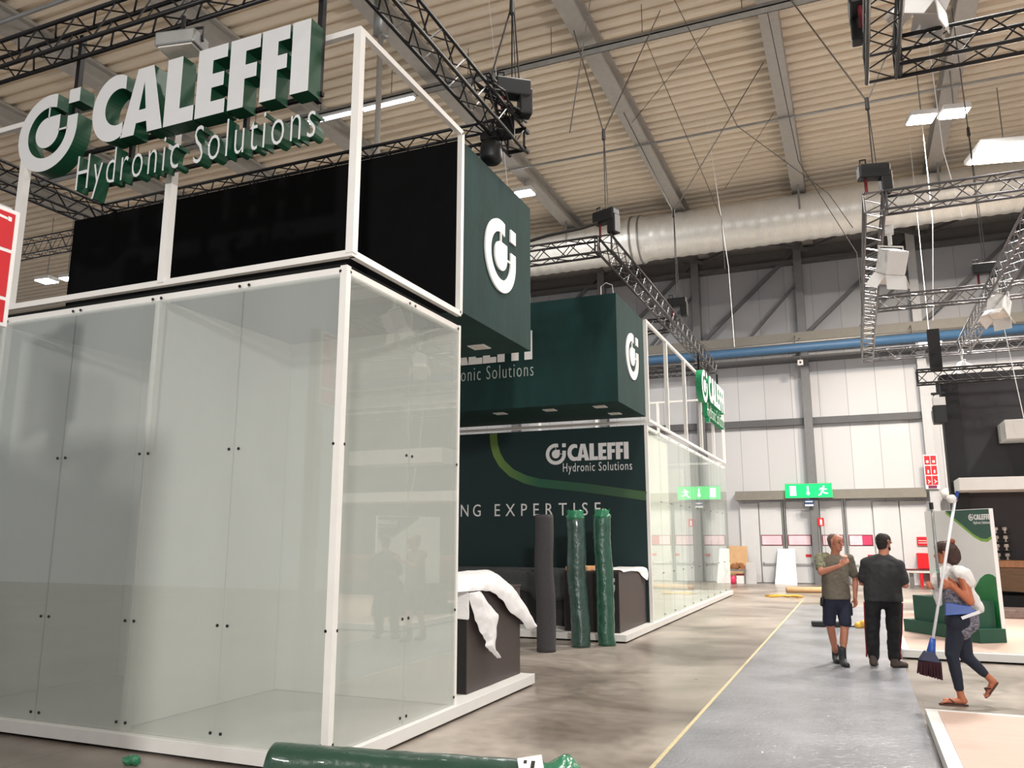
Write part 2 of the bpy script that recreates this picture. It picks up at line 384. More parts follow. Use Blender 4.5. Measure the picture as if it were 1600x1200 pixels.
def arc(cx, cy, rx, ry, a0, a1, n=24):
    return [(cx+rx*math.cos(math.radians(a0+(a1-a0)*i/n)), cy+ry*math.sin(math.radians(a0+(a1-a0)*i/n))) for i in range(n+1)]
GL = {
 'C': (.0, [arc(.42, .5, .42, .51, 62, 298)+arc(.5, .5, .25, .28, 298, 62)]),
 'A': (.59, [[(0, 0), (.24, 1), (.53, 1), (.77, 0), (.5, 0), (.47, .17), (.28, .17), (.255, 0)], [(.315, .36), (.44, .36), (.378, .78)]]),
 'L': (1.38, [[(0, 0), (.52, 0), (.52, .22), (.27, .22), (.27, 1), (0, 1)]]),
 'E': (1.93, [[(0, 0), (.5, 0), (.5, .2), (.26, .2), (.26, .4), (.46, .4), (.46, .6), (.26, .6), (.26, .8), (.5, .8), (.5, 1), (0, 1)]]),
 'F': (2.48, [[(0, 0), (.26, 0), (.26, .4), (.45, .4), (.45, .6), (.26, .6), (.26, .8), (.49, .8), (.49, 1), (0, 1)]]),
 'f': (3.0, [[(0, 0), (.26, 0), (.26, .4), (.41, .4), (.41, .6), (.26, .6), (.26, .8), (.44, .8), (.44, 1), (0, 1)]]),
 'I': (3.48, [[(0, 0), (.28, 0), (.28, 1), (0, 1)]]),
}
EMBLEM = [
 [arc(0, 0, 1, 1, 76, 360, 48)+[(1, .3), (.66, .3)]+arc(0, 0, .66, .66, 360, 68.7, 40)],
 [arc(0, 0, .4, .4, 90, 360, 30)+[(.4, .4)]],
 [[(.64, .62), (1, .62), (1, .98), (.64, .98)]],
 [[(-.025, .38), (.025, .38), (.025, .68), (-.025, .68)]],
 [[(.38, -.025), (.68, -.025), (.68, .025), (.38, .025)]]]
def join_vf(list_):
    vs, fs = [], []
    for v, f in list_:
        k = len(vs); vs += v; fs += [tuple(i+k for i in q) for q in f]
    return vs, fs
def emblem_vf(R, depth): return join_vf([curve_mesh([[(x*R, y*R) for x, y in lp] for lp in lps], depth) for lps in EMBLEM])
def letter_vf(k, S, depth):
    off, lps = GL[k]; return curve_mesh([[((x+off)*S, y*S) for x, y in lp] for lp in lps], depth)
def word_vf(S, depth): return join_vf([letter_vf(k, S, depth) for k in 'CALEFfI'])

# ------------------------------------------------------------------ the hall
tag(MB().box(-60, 26, -12, 33.2, -.2, 0).build('floor', M['floor']), 'stained grey-brown polished concrete hall floor', 'floor', kind='structure')
def ceiling():
    mb = MB(); prof = []; y = -12.; P = .4
    while y < 33.1:
        prof += [(y, 13.70), (y+.16, 13.70), (y+.2, 13.82), (y+.36, 13.82)]; y += P
    mb.grid([[(-60, a, b) for a, b in prof], [(26, a, b) for a, b in prof]])
    o = mb.build('ceiling', M['deck'], solid=.02); return o
tag(ceiling(), 'beige corrugated metal roof deck seen from below', 'ceiling', kind='structure')
tag(MB().box(-60, 26, 33, 33.3, 0, 9.3).build('wall_back', M['wall']), 'light grey vertical panel wall at the end of the hall', 'wall', kind='structure')
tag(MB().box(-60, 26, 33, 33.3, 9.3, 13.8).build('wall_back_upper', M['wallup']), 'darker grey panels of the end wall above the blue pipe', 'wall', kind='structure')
k = 0
def trim(mb, m, label):
    global k; k += 1
    return tag(mb.build('trim_%d' % k, m), label, 'beam', kind='structure')
RX = [-1.02+4.07*i for i in range(-6, 4)]
for x in RX:
    trim(MB().box(x-.21, x+.21, -12, 32.9, 13.16, 13.24).box(x-.06, x+.06, -12, 32.9, 13.24, 13.6).box(x-.21, x+.21, -12, 32.9, 13.6, 13.68), M['rafter'], 'grey steel roof rafter running towards the end wall')
CX = [-1.45+4.05*i for i in range(-7, 3)]
for i, x in enumerate(CX):
    light = i == 8
    trim(MB().box(x-.15, x+.15, 32.55, 32.63, 0, 13.1).box(x-.15, x+.15, 32.9, 32.98, 0, 13.1).box(x-.05, x+.05, 32.63, 32.9, 0, 13.1), M['columnl' if light else 'column'], 'steel column standing against the end wall')
trim(MB().box(-60, 26, 32.62, 32.98, 12.45, 12.6).box(-60, 26, 32.75, 32.98, 12.6, 13.1), M['girder'], 'dark girder along the top of the end wall')
trim(MB().box(-60, 26, 32.2, 32.98, 9.05, 9.5), M['girderl'], 'beige girder halfway up the end wall')
trim(MB().box(-60, 26, 32.5, 32.98, 8.45, 8.62), M['girder'], 'dark girt below the blue pipe')
trim(MB().box(-60, 26, 32.8, 32.98, 5.98, 6.24), M['girder'], 'grey girt across the end wall panels')
trim(MB().box(-4.3, 2.35, 32.55, 32.98, 3.12, 3.46), M['girderl'], 'beige lintel above the exit doors')
for i in range(len(CX)-1):
    a, b = CX[i]+.1, CX[i+1]-.1
    trim(MB().beam((a, 32.75, 9.5), (b, 32.75, 13.0), .12, .14).beam((a+1.9, 32.7, 9.5), (b, 32.7, 11.6), .1, .1), M['girder'], 'diagonal brace between two wall columns')
for x in (-9.2, -5.1, -1.0, 3.1):
    trim(MB().beam((x, 28.4, 12.9), (x+4.07, 32.6, 12.9), .08, .12).beam((x+4.07, 28.4, 12.95), (x, 32.6, 12.95), .08, .12), M['girder'], 'crossed roof braces beside the foil duct')

# duct and pipes
dm = MB(); n = 32; rows = []; x = -24.
while x < 14:
    r = .775 + (.02 if int(round(x*5)) % 2 else 0); 
    if -6.9 < x < -6.3: r = .86
    rows.append((( x, 27.5, 12.32), (0, 1, 0), (0, 0, 1), r, r)); x += .1
dt = thing('air_duct', 'large silver foil air duct running under the roof', 'duct', (-5, 27.5, 11.5))
dm.skin([dm.ring(V(c), V(s), V(u), a, n) for c, s, u, a, b in rows]); dm.build('duct_tube', M['duct'], dt, smooth=True)
for x in (-6.75, -6.45):
    MB().loft([((x-.03, 27.5, 12.32), (0, 1, 0), (0, 0, 1), .9, .9), ((x+.03, 27.5, 12.32), (0, 1, 0), (0, 0, 1), .9, .9)]).build('collar', M['steel'], dt, smooth=True)
for x in (-9.1, -1.0, 3.1, 7.2):
    MB().box(x-.03, x+.03, 26.68, 26.72, 12.3, 13.16).build('hanger_strap', M['steel'], dt)
bp = thing('blue_pipe', 'long blue pipe running along the end wall under the girder', 'pipe', (0, 31.5, 8.7))
MB().tube((-40, 31.5, 8.72), (20, 31.5, 8.72), .16, 14).build('pipe', M['pipeblue'], bp, smooth=True)
for x in (-5.2, -1.7, 2.3, 6.3):
    MB().tube((x, 31.5, 8.88), (x, 31.9, 9.3), .02).tube((x, 31.9, 9.3), (x, 32.2, 9.3), .02).build('hanger', M['steel'], bp)
tag(MB().tube((-40, 31.9, 9.02), (20, 31.9, 9.02), .05).tube((-40, 31.9, 9.02), (-40, 32.2, 9.1), .03).build('conduit', M['steel'], None, smooth=True), 'thin grey conduit just above the blue pipe', 'pipe')

# ------------------------------------------------------------------ exit doors in the end wall
def exit_door(i, x0, x1, win_w, red=0):
    d = thing('door_%d' % i, 'grey exit door leaf with a pink window strip', 'door', ((x0+x1)/2, 32.96, 0)); d['kind'] = 'structure'
    MB().box(x0, x1, 32.92, 32.99, .02, 3.05).build('door_leaf', M['door'], d, bevel=.006)
    MB().box(x0+.02, x1-.02, 32.905, 32.925, 1.40, 1.80).build('window_frame', M['redtrim'], d)
    MB().box(x0+.05, x1-.05, 32.895, 32.907, 1.43, 1.77).build('window_pane', M['doorglass'], d)
    MB().tube((x0+.08, 32.86, .72), (x1-.08, 32.86, .72), .02).box(x0+.05, x0+.1, 32.86, 32.93, .68, .78).box(x1-.1, x1-.05, 32.86, 32.93, .68, .78).build('panic_bar', M['steel'], d)
    MB().box(x0+.62, x0+.82, 32.905, 32.92, .98, 1.08).build('sticker', M['red'], d)
    if red: MB().box(x1-.38, x1-.05, 32.885, 32.896, 1.43, 1.77).build('sticker', M['doorred'], d)
exit_door(1, -3.48, -2.66, 1); exit_door(2, -2.5, -1.62, 1); exit_door(3, -1.28, -.5, 1); exit_door(4, -.36, .5, 1, 1)
for i, (a, b) in enumerate(((-4.2, -3.52), (.56, 1.42), (1.46, 2.3))):
    tag(MB().box(a, b, 32.9, 32.99, .02, 3.0).build('wall_panel_%d' % (i+1), M['door']), 'plain pale panel beside the exit doors', 'wall panel', kind='structure')
for x in (-2.58, -.43):
    trim(MB().box(x-.06, x-.02, 32.86, 32.99, 0, 3.12).box(x+.02, x+.06, 32.86, 32.99, 0, 3.12), M['steel'], 'pair of thin steel jambs between two door leaves')
ex = thing('exit_sign', 'green lit exit sign with running man above the doors', 'sign', (-1.6, 32.5, 3.2))
MB().box(-2.44, -.78, 32.42, 32.52, 3.17, 3.68).build('sign_box', M['exitgreen'], ex)
MB().box(-2.45, -.77, 32.44, 32.54, 3.15, 3.17).box(-2.45, -.77, 32.44, 32.54, 3.68, 3.70).box(-1.75, -1.65, 32.52, 32.56, 3.4, 3.5).build('bracket', M['steel'], ex)
def picto(name, loops, x, z, s, y, m, par): return flat_obj(name, join_vf([curve_mesh([lp], .006) for lp in loops]), (x, y, z), V((s, 0, 0)), V((0, 0, s)), m, par)
MAN = [arc(.62, .9, .08, .08, 0, 330, 10), [(.35, .78), (.62, .8), (.72, .66), (.9, .7), (.9, .62), (.68, .57), (.62, .64), (.55, .45), (.72, .32), (.98, .26), (.97, .18), (.68, .2), (.46, .36), (.36, .12), (.12, .0), (.08, .08), (.28, .2), (.38, .52), (.45, .68), (.38, .7), (.26, .55), (.18, .6)]]
picto('running_man', MAN, -1.3, 3.23, .38, 32.418, M['exitwhite'], ex)
picto('arrow', [[(.2, .4), (.2, 1), (.36, 1), (.36, .4)], arc(.28, .24, .17, .2, 0, 340, 12)], -1.72, 3.25, .34, 32.418, M['exitwhite'], ex)
picto('door_symbol', [[(0, 0), (.62, 0), (.62, 1), (0, 1)]], -2.27, 3.25, .36, 32.418, M['exitwhite'], ex)
bs = thing('gate_number_sign', 'small blue and white sign hanging below the green exit sign', 'sign', (-1.6, 32.45, 2.8))
MB().box(-1.79, -1.43, 32.40, 32.44, 2.84, 3.10).build('plate', M['bluesign'], bs)
MB().box(-1.74, -1.48, 32.394, 32.401, 3.0, 3.04).box(-1.76, -1.46, 32.394, 32.401, 2.85, 2.92).build('lettering', M['signwhite'], bs)
MB().box(-1.63, -1.59, 32.42, 32.56, 3.05, 3.12).build('bracket', M['steel'], bs)
es = thing('fire_sign', 'small red and white fire sign on the column between the doors', 'sign', (-1.25, 32.6, 2))
MB().box(-1.36, -1.14, 32.50, 32.53, 2.12, 2.42).build('plate', M['red'], es)
picto('pictogram', [[(0, 0), (.34, 0), (.34, .8), (.17, 1), (0, .8)]], -1.28, 2.16, .22, 32.498, M['signwhite'], es)
MB().box(-1.30, -1.2, 32.53, 32.56, 2.2, 2.3).build('bracket', M['steel'], es)
MB().box(-1.36, -1.34, 32.5, 32.52, .6, 2.12).box(-1.16, -1.14, 32.5, 32.52, .6, 2.12).build('post', M['steel'], es)
sl = thing('safety_lamp', 'small white square lamp hanging on the column above the exit', 'lamp', (-1.5, 32, 8.3))
MB().box(-1.66, -1.46, 31.95, 32.05, 8.15, 8.35).build('housing', M['lampwhite'], sl); MB().box(-1.57, -1.53, 31.98, 32.02, 8.35, 9.2).box(-1.57, -1.53, 31.98, 32.3, 9.16, 9.2).build('rod', M['steel'], sl)
MB().tube((-1.56, 31.949, 8.25), (-1.56, 31.94, 8.25), .04).build('lens', M['screw'], sl)

# things by the end wall
bd = thing('plywood_sheet', 'brown wooden sheet leaning on the end wall by the glass booth', 'board', (-4.3, 32.8, 0))
MB().hexa([(-4.75, 32.5, 0), (-3.9, 32.5, 0), (-3.9, 32.55, 0), (-4.75, 32.55, 0), (-4.75, 32.84, 1.38), (-4.02, 32.84, 1.38), (-4.02, 32.89, 1.38), (-4.75, 32.89, 1.38)]).build('sheet', M['cardboard'], bd)
tbl = thing('low_shelf', 'low grey shelf in front of the brown wooden sheet', 'shelf', (-4.4, 32.2, 0))
MB().box(-4.75, -4.0, 32.0, 32.4, .46, .52).build('board', M['steel'], tbl); MB().box(-4.74, -4.7, 32.02, 32.38, 0, .46).build('leg', M['steel'], tbl); MB().box(-4.05, -4.01, 32.02, 32.38, 0, .46).build('leg', M['steel'], tbl)
mb = MB()
for i in range(9): mb.obox((-4.5+.05*i, 32.2+rnd.uniform(-.08, .08), .6+rnd.uniform(0, .1)), (.07, .02, .03*rnd.uniform(-1, 1)), (0, .05, .02), (.01, 0, .06))
tag(mb.build('offcuts', M['shelf']), 'heap of brown offcuts on the low grey shelf', 'offcuts', kind='stuff')
bb = thing('cardboard_box', 'white and brown cardboard box under the low shelf', 'box', (-4.2, 32.2, 0))
MB().box(-4.35, -4.06, 32.05, 32.35, 0, .36).build('carton', M['signwhite'], bb, bevel=.005); MB().box(-4.355, -4.34, 32.04, 32.36, .17, .23).box(-4.35, -4.06, 32.04, 32.05, .3, .36).build('tape', M['redtrim'], bb)
mb = MB(); mb.ell((-4.62, 31.75, .12), (.2, .16, .13)); mb.ell((-4.42, 31.72, .15), (.12, .12, .17))
tag(fuse(mb, 'plastic_bag', M['pink'], None, .03, 3, .02), 'crumpled pink plastic bag on the floor by the end wall', 'bag')
gb = thing('grey_panel', 'grey speckled panel leaning beside the brown sheet', 'panel', (-3.8, 32.6, 0))
MB().hexa([(-4.06, 32.1, 0), (-3.62, 32.1, 0), (-3.62, 32.14, 0), (-4.06, 32.14, 0), (-4.02, 32.5, .76), (-3.66, 32.5, .76), (-3.66, 32.54, .76), (-4.02, 32.54, .76)]).build('sheet', mat('speckled_grey', (178, 176, 176), .6, var=.12, scale=25), gb)
wb = thing('white_board', 'bright white board leaning against the exit door', 'board', (-2.6, 32.4, 0))
MB().hexa([(-2.98, 32.15, 0), (-2.2, 32.15, 0), (-2.2, 32.19, 0), (-2.98, 32.19, 0), (-2.86, 32.8, 1.28), (-2.26, 32.8, 1.28), (-2.26, 32.84, 1.28), (-2.86, 32.84, 1.28)]).build('sheet', mat('bright_white_board', (246, 246, 246), .4, var=.01), wb)
hc = thing('hose_cabinet', 'red fire hose cabinet standing at the end wall', 'cabinet', (2.0, 32.5, 0))
MB().box(1.86, 2.34, 32.5, 32.88, .62, 1.16).build('cabinet', M['redpaint'], hc, bevel=.01); MB().box(1.9, 2.0, 32.6, 32.8, 0, .62).box(2.2, 2.3, 32.6, 32.8, 0, .62).build('stand', M['redpaint'], hc)
MB().box(2.0, 2.34, 32.6, 32.8, .45, .62).build('hose', M['felt'], hc); MB().tube((2.3, 32.5, .9), (2.3, 32.47, .9), .03).build('knob', M['screw'], hc)
rs = thing('fire_notice', 'red notice on the wall above the red hose cabinet', 'sign', (2.1, 32.85, 1.4))
MB().box(1.92, 2.28, 32.84, 32.90, 1.42, 1.72).build('plate', M['red'], rs); MB().box(1.96, 2.24, 32.83, 32.842, 1.58, 1.6).box(1.96, 2.24, 32.83, 32.842, 1.5, 1.52).build('lettering', M['signwhite'], rs)
bn = thing('bench', 'white bench with one grey leg beside the red hose cabinet', 'bench', (1.9, 31.8, 0))
MB().box(1.3, 2.5, 31.6, 32.0, .5, .62).build('bench_top', M['white'], bn, bevel=.01); MB().box(1.3, 2.5, 31.58, 31.6, .6, .64).build('edge', M['redtrim'], bn)
for x in (1.52, 2.4): MB().box(x, x+.14, 31.7, 31.9, 0, .5).build('leg', M['steel'], bn)
cs = thing('column_fire_signs', 'red and white fire equipment sign board high on the light column', 'sign', (2.6, 32.4, 3.6))
MB().box(2.34, 2.78, 32.46, 32.50, 3.4, 4.62).build('board', M['signwhite'], cs)
for j in range(3):
    for i in range(2):
        MB().box(2.37+.2*i, 2.55+.2*i, 32.45, 32.462, 4.26-.36*j, 4.58-.36*j).build('red_square', M['red'], cs)
        lp = [arc(.5, .45, .32, .32, 30, 330, 14)] if j == 0 else ([[(.3, .1), (.62, .1), (.62, .8), (.3, .8)]] if j == 1 else [[(.2, .1), (.45, .5), (.2, .9), (.4, .9), (.55, .6), (.8, .6), (.8, .4), (.55, .4), (.4, .1)]])
        picto('pictogram', lp, 2.39+.2*i, 4.30-.36*j, .16 if j else .15, 32.448, M['signwhite'], cs)
MB().box(2.42, 2.7, 32.45, 32.462, 3.42, 3.52).build('red_square', mat('sign_purple', (110, 30, 70)), cs)
spk = thing('wall_speaker', 'white dome fitting with blue cable beside the light column', 'speaker', (2.95, 32.3, 3.0))
MB().ell((3.0, 32.45, 3.22), (.22, .3, .2)).build('dome', M['lampwhite'], spk, smooth=True); MB().tube((3.12, 32.45, 3.2), (3.16, 32.5, 2.75), .035).build('cable', M['blue'], spk)
MB().box(2.9, 3.1, 32.7, 32.99, 3.1, 3.3).build('bracket', M['steel'], spk)

# floor bits at the far end of the aisle
tag(MB().tube((-2.2, 27.3, .09), (-.55, 27.9, .09), .09, 12).build('cardboard_tube', M['cardboard'], None, smooth=True), 'long brown cardboard tube lying on the floor near the exit doors', 'tube')
mb = MB(); pts = [(-2.64, 25.4, .02), (-2.3, 25.1, .06), (-2.0, 25.3, .03), (-1.75, 24.9, .08), (-1.62, 25.3, .02)]; mb.path(pts, .035)
mb.path([(-2.5, 25.0, .02), (-2.1, 25.2, .05), (-1.7, 25.1, .03)], .03)
tag(mb.build('barrier_tape', M['yellow'], None, smooth=True), 'crumpled yellow barrier tape on the floor beyond the carpet', 'tape')
tag(MB().obox((-.62, 17.2, .06), (.34, .04, 0), (-.01, .1, 0), (0, 0, .045)).build('carpet_offcut', M['felt'], None, bevel=.02), 'dark carpet offcut lying behind the man in shorts', 'carpet offcut')
tag(MB().obox((-.25, 17.35, .02), (.14, .02, 0), (0, .05, 0), (0, 0, .008)).build('felt_strip', M['felt']), 'thin dark strip on the carpet beside the offcut', 'strip')
tag(fuse(MB().cap((-.14, 17.2, .06), (.02, 17.25, .06), .06, .05).ell((-.02, 17.2, .1), (.08, .06, .06)), 'work_glove', M['yellow'], None, .015, 3, .01), 'yellow bundle on the carpet behind the two men', 'bundle')

# ------------------------------------------------------------------ aisle
tag(MB().box(-1.52, .44, -6, 22.5, 0, .006).build('aisle_carpet', M['film']), 'grey aisle carpet under wrinkled protective film', 'carpet')
tag(MB().box(-1.56, -1.525, -6, 24.5, 0, .004).build('tape_line', M['tapeline']), 'thin yellow tape line along the edge of the grey carpet', 'tape')

def platform(name, label, x0, x1, y0, y1, h=.13, top=None):
    t = thing(name, label, 'platform', ((x0+x1)/2, (y0+y1)/2, 0))
    MB().box(x0, x1, y0, y1, .025, h).build('deck', M['white'], t, bevel=.004)
    MB().box(x0+.06, x1-.06, y0+.06, y1-.06, 0, .03).build('support', M['black'], t)
    if top: MB().box(x0+.1, x1-.1, y0+.1, y1-.1, h, h+.004).build('floor_panel', top, t)
    return t
platform('booth_platform', 'white low platform under the nearer glass booth', -12, -3.59, 5.15, 9.2)
platform('booth_platform', 'long white low platform under the farther glass booth', -12, -3.59, 13.3, 25.6)
platform('stand_platform', 'white edged platform with beige floor under the green display panel', .45, 9, 13.15, 19.8, top=M['pallet'])
platform('stand_platform', 'white edged platform with beige floor nearest on the right', .45, 9, 3, 8.78, top=M['pallet'])

# ------------------------------------------------------------------ glass booths
GT = 3.84
def fixing(x, y, z, ax): return ((x, y, z), ax)
def glass_booth(label, x_list, y_front, y_list, x_side, rail_side_only=False):
    t = thing('glass_partition', label, 'glass partition', (x_side, y_front, .13))
    fx = MB()
    if x_list:
        for a, b in zip(x_list, x_list[1:]):
            MB().box(a+.005, b-.005, y_front-.006, y_front+.006, .135, GT-.06).build('glass_pane', M['glass'], t)
        MB().box(x_list[0], x_side, y_front+.008, y_front+.045, GT-.075, GT).build('top_rail', M['frame'], t)
        for i, a in enumerate(x_list):
            if i % 2 == 0 or abs(a-x_side) < .1:
                if abs(a-x_side) > .1: MB().box(a-.03, a+.03, y_front+.01, y_front+.07, .13, GT-.07).build('post', M['frame'], t)
            for z in (.2, 1.0, 2.4, GT-.04):
                for s in (-.05, .05):
                    if a+s < x_side: fx.tube((a+s, y_front-.012, z), (a+s, y_front-.004, z), .013)
    for a, b in zip(y_list, y_list[1:]):
        MB().box(x_side-.006, x_side+.006, a+.005, b-.005, .135, GT-.06).build('glass_pane', M['glass' if x_list else 'glassfar'], t)
    MB().box(x_side-.045, x_side-.008, y_list[0], y_list[-1], GT-.075, GT).build('top_rail', M['frame'], t)
    for i, a in enumerate(y_list):
        for z in (.2, 1.0, 2.4, GT-.04):
            for s in (-.05, .05):
                if y_list[0] < a+s < y_list[-1]: fx.tube((x_side+.004, a+s, z), (x_side+.012, a+s, z), .013)
    fx.build('fixings', M['screw'], t)
    MB().box(x_side-.05, x_side+.012, y_list[0]-.012, y_list[0]+.05, .13, GT+.005).build('corner_post', M['frame'], t)
    if x_list: MB().box(x_side-.03, x_side+.008, y_list[-1]-.035, y_list[-1]+.005, .13, GT).build('end_post', M['frame'], t)
    return t
glass_booth('clear glass wall with white corner post around the nearer booth', [-9.7, -8.7, -7.7, -6.68, -5.67, -4.68, -3.65], 5.22, [5.22, 6.28, 7.27], -3.65)
glass_booth('long clear glass wall of the farther booth along the aisle', [], 15.42, [15.42, 16.45]+[17.45+1.02*i for i in range(9)], -3.65)

def sq_bar(mb, p, q, s=.055): return mb.beam(p, q, s, s, (0, 0, 1) if abs(V(q).z-V(p).z) < .1 else (0, 1, 0))
def box_frame(label, xs, ys, front, x_side, z0=3.95, z1=5.96, y_back=None):
    t = thing('box_frame', label, 'frame', (x_side, ys[0], z0))
    def bar(nm, p, q, s=.055): sq_bar(MB(), p, q, s).build(nm, M['frame'], t)
    x0 = xs[0]
    if front:
        bar('rail', (x0, front, z0), (x_side+.027, front, z0)); bar('rail', (x0, front, z1), (x_side+.027, front, z1))
        for x in xs:
            s = .075 if abs(x-x_side) > .01 else .07
            bar('post', (x, front, z0), (x, front, z1), s)
    bar('rail', (x_side, ys[0], z0), (x_side, ys[-1], z0)); bar('rail', (x_side, ys[0], z1), (x_side, ys[-1], z1))
    for y in ys:
        if not front or y != front: bar('post', (x_side, y, z0), (x_side, y, z1), .055 if front else .075)
    if y_back:
        bar('rail', (x0, y_back, z1), (x_side, y_back, z1)); bar('rail', (x0, y_back, z0), (x_side, y_back, z0))
        for x in xs: 
            if abs(x-x_side) > .05: bar('post', (x, y_back, z0), (x, y_back, z1), .075)
    return t
box_frame('white square tube frame above the nearer glass booth', [-11.7, -9.7, -7.7, -5.65, -3.63], [5.25, 7.2], 5.25, -3.63)
fr2 = box_frame('white square tube frame above the farther glass booth', [-9.7, -7.7, -5.65, -3.63], [15.45, 17.3, 19.35, 21.45, 23.45, 25.45], None, -3.63, y_back=25.45)
sq_bar(MB(), (-11.7, 15.42, 3.92), (-3.63, 15.42, 3.92)).build('rail', M['frame'], fr2)

tag(MB().box(-12, -3.68, 7.20, 7.25, .135, 3.82).build('partition_wall', M['panelwhite']), 'white back wall inside the nearer glass booth', 'partition')
tag(MB().box(-5.78, -5.72, 5.32, 7.19, .135, 3.82).build('partition_wall', M['panelwhite']), 'white dividing wall inside the nearer glass booth', 'partition')
tag(MB().box(-8.02, -7.96, 5.32, 7.19, .135, 3.82).build('partition_wall', M['panelwhite']), 'white side wall behind the left glass panes of the nearer booth', 'partition')
tag(MB().box(-12, -3.72, 5.3, 7.24, 3.845, 3.9).build('booth_ceiling', M['soffit']), 'dark fabric ceiling over the nearer glass booth', 'ceiling panel')
tag(MB().box(-3.95, -3.9, 15.5, 25.4, .135, 3.82).build('partition_wall', M['panelwhite']) if False else MB().box(-3.76, -3.72, 15.5, 17.55, .135, 3.74).build('partition_wall', mat('cream_panel', (246, 243, 236), .5, var=.01)), 'cream wall standing behind the first pane of the farther booth', 'partition')
tag(MB().box(-12, -4.9, 25.3, 25.36, .135, 3.8).build('partition_wall', M['panelwhite']), 'white end wall inside the farther glass booth', 'partition')

# ------------------------------------------------------------------ hanging fabric cubes
def cube(label, x0, x1, y0, y1, z0, z1, m_front, ey, ez, R):
    t = thing('fabric_cube', label, 'hanging cube', ((x0+x1)/2, (y0+y1)/2, z0))
    MB().box(x0, x1, y0+.004, y1, z0, z1).build('cover', M['green'], t, bevel=.004)
    if m_front: MB().box(x0, x1+.001, y0-.006, y0+.003, z0, z1+.001).build('front_cloth', m_front, t)
    flat_obj('emblem', emblem_vf(R, .02), (x1, ey, ez), V((0, 1, 0)), V((0, 0, 1)), M['signwhite'], t)
    return t
def downlight(t, x, y, z):
    d = MB().box(x-.11, x+.11, y-.11, y+.11, z-.012, z).build('downlight', M['signwhite'], t); MB().box(x-.08, x+.08, y-.08, y+.08, z-.016, z-.011).build('lens', M['down'], d)
c1 = cube('nearer dark green hanging cube with black front cloth', -9.52, -3.65, 7.26, 9.27, 4.0, 5.92, M['black'], 8.29, 4.94, .44)
downlight(c1, -4.14, 8.78, 4.0); downlight(c1, -6.1, 8.78, 4.0)
c2 = cube('farther dark green hanging cube with lettering on its front', -9.6, -3.65, 13.38, 15.36, 4.0, 5.95, None, 14.4, 5.0, .44)
for x, y in ((-6.08, 13.86), (-5.07, 13.82), (-4.1, 13.8), (-4.08, 14.7), (-7.2, 13.86)): downlight(c2, x, y, 4.0)
AXF = (V((1, 0, 0)), V((0, 0, 1)))
M['printgrey'] = mat('pale_print', (176, 184, 180), .6, var=.02)
flat_obj('wordmark', word_vf(.54, .015), (-7.27, 13.384, 4.88), *AXF, M['signwhite'], c2)
flat_obj('tagline', text_mesh('Hydronic Solutions', .008, -.012, 1.2), (-7.2, 13.384, 4.49), *AXF, M['printgrey'], c2, fit=(1.98, .34))
flat_obj('emblem', emblem_vf(.33, .015), (-7.72, 13.384, 5.1), *AXF, M['signwhite'], c2)

# ------------------------------------------------------------------ dark green graphic wall of the far booth
gw = thing('graphic_wall', 'dark green printed wall with white lettering in the farther booth', 'wall panel', (-6, 15.4, .13))
MB().box(-12, -3.69, 15.41, 15.46, .135, 3.85).build('panel', M['greenwall'], gw)
ctr = [(-6.92, 3.84), (-6.9, 3.6), (-6.84, 3.4), (-6.72, 3.2), (-6.5, 3.0), (-6.2, 2.86), (-5.9, 2.78), (-5.5, 2.73), (-5.0, 2.67), (-4.4, 2.58), (-3.7, 2.47)]
rows = []
for i, (x, z) in enumerate(ctr):
    a = V(ctr[max(i-1, 0)]); b = V(ctr[min(i+1, len(ctr)-1)]); d = (b-a).normalized(); nn = V((-d.y, d.x))*.085
    rows.append((x, z, nn))
mb = MB(); mb.grid([[(x+nn.x, 15.404, min(z+nn.y, 3.845)) for x, z, nn in rows], [(x-nn.x, 15.404, min(z-nn.y, 3.845)) for x, z, nn in rows]])
mb.build('curved_band', grad_mat('green_band_print', [(112, 140, 60), (36, 92, 66), (44, 80, 58), (62, 92, 58)], 0, -7.0, -3.7), gw, solid=.003)
flat_obj('emblem', emblem_vf(.215, .006), (-5.53, 15.404, 3.35), *AXF, M['signwhite'], gw)
flat_obj('wordmark', word_vf(.335, .006), (-5.28, 15.404, 3.2), *AXF, M['signwhite'], gw)
flat_obj('tagline', text_mesh('Hydronic Solutions', .006, 0, 1.15), (-5.38, 15.404, 2.93), *AXF, M['signwhite'], gw, fit=(1.42, .23))
flat_obj('slogan', text_mesh('NG', .006, 0, 1.5), (-7.66, 15.404, 2.12), *AXF, M['signwhite'], gw, fit=(.46, .25))
flat_obj('slogan', text_mesh('EXPERTISE', .006, 0, 1.75), (-6.88, 15.404, 2.12), *AXF, M['signwhite'], gw, fit=(2.27, .25))

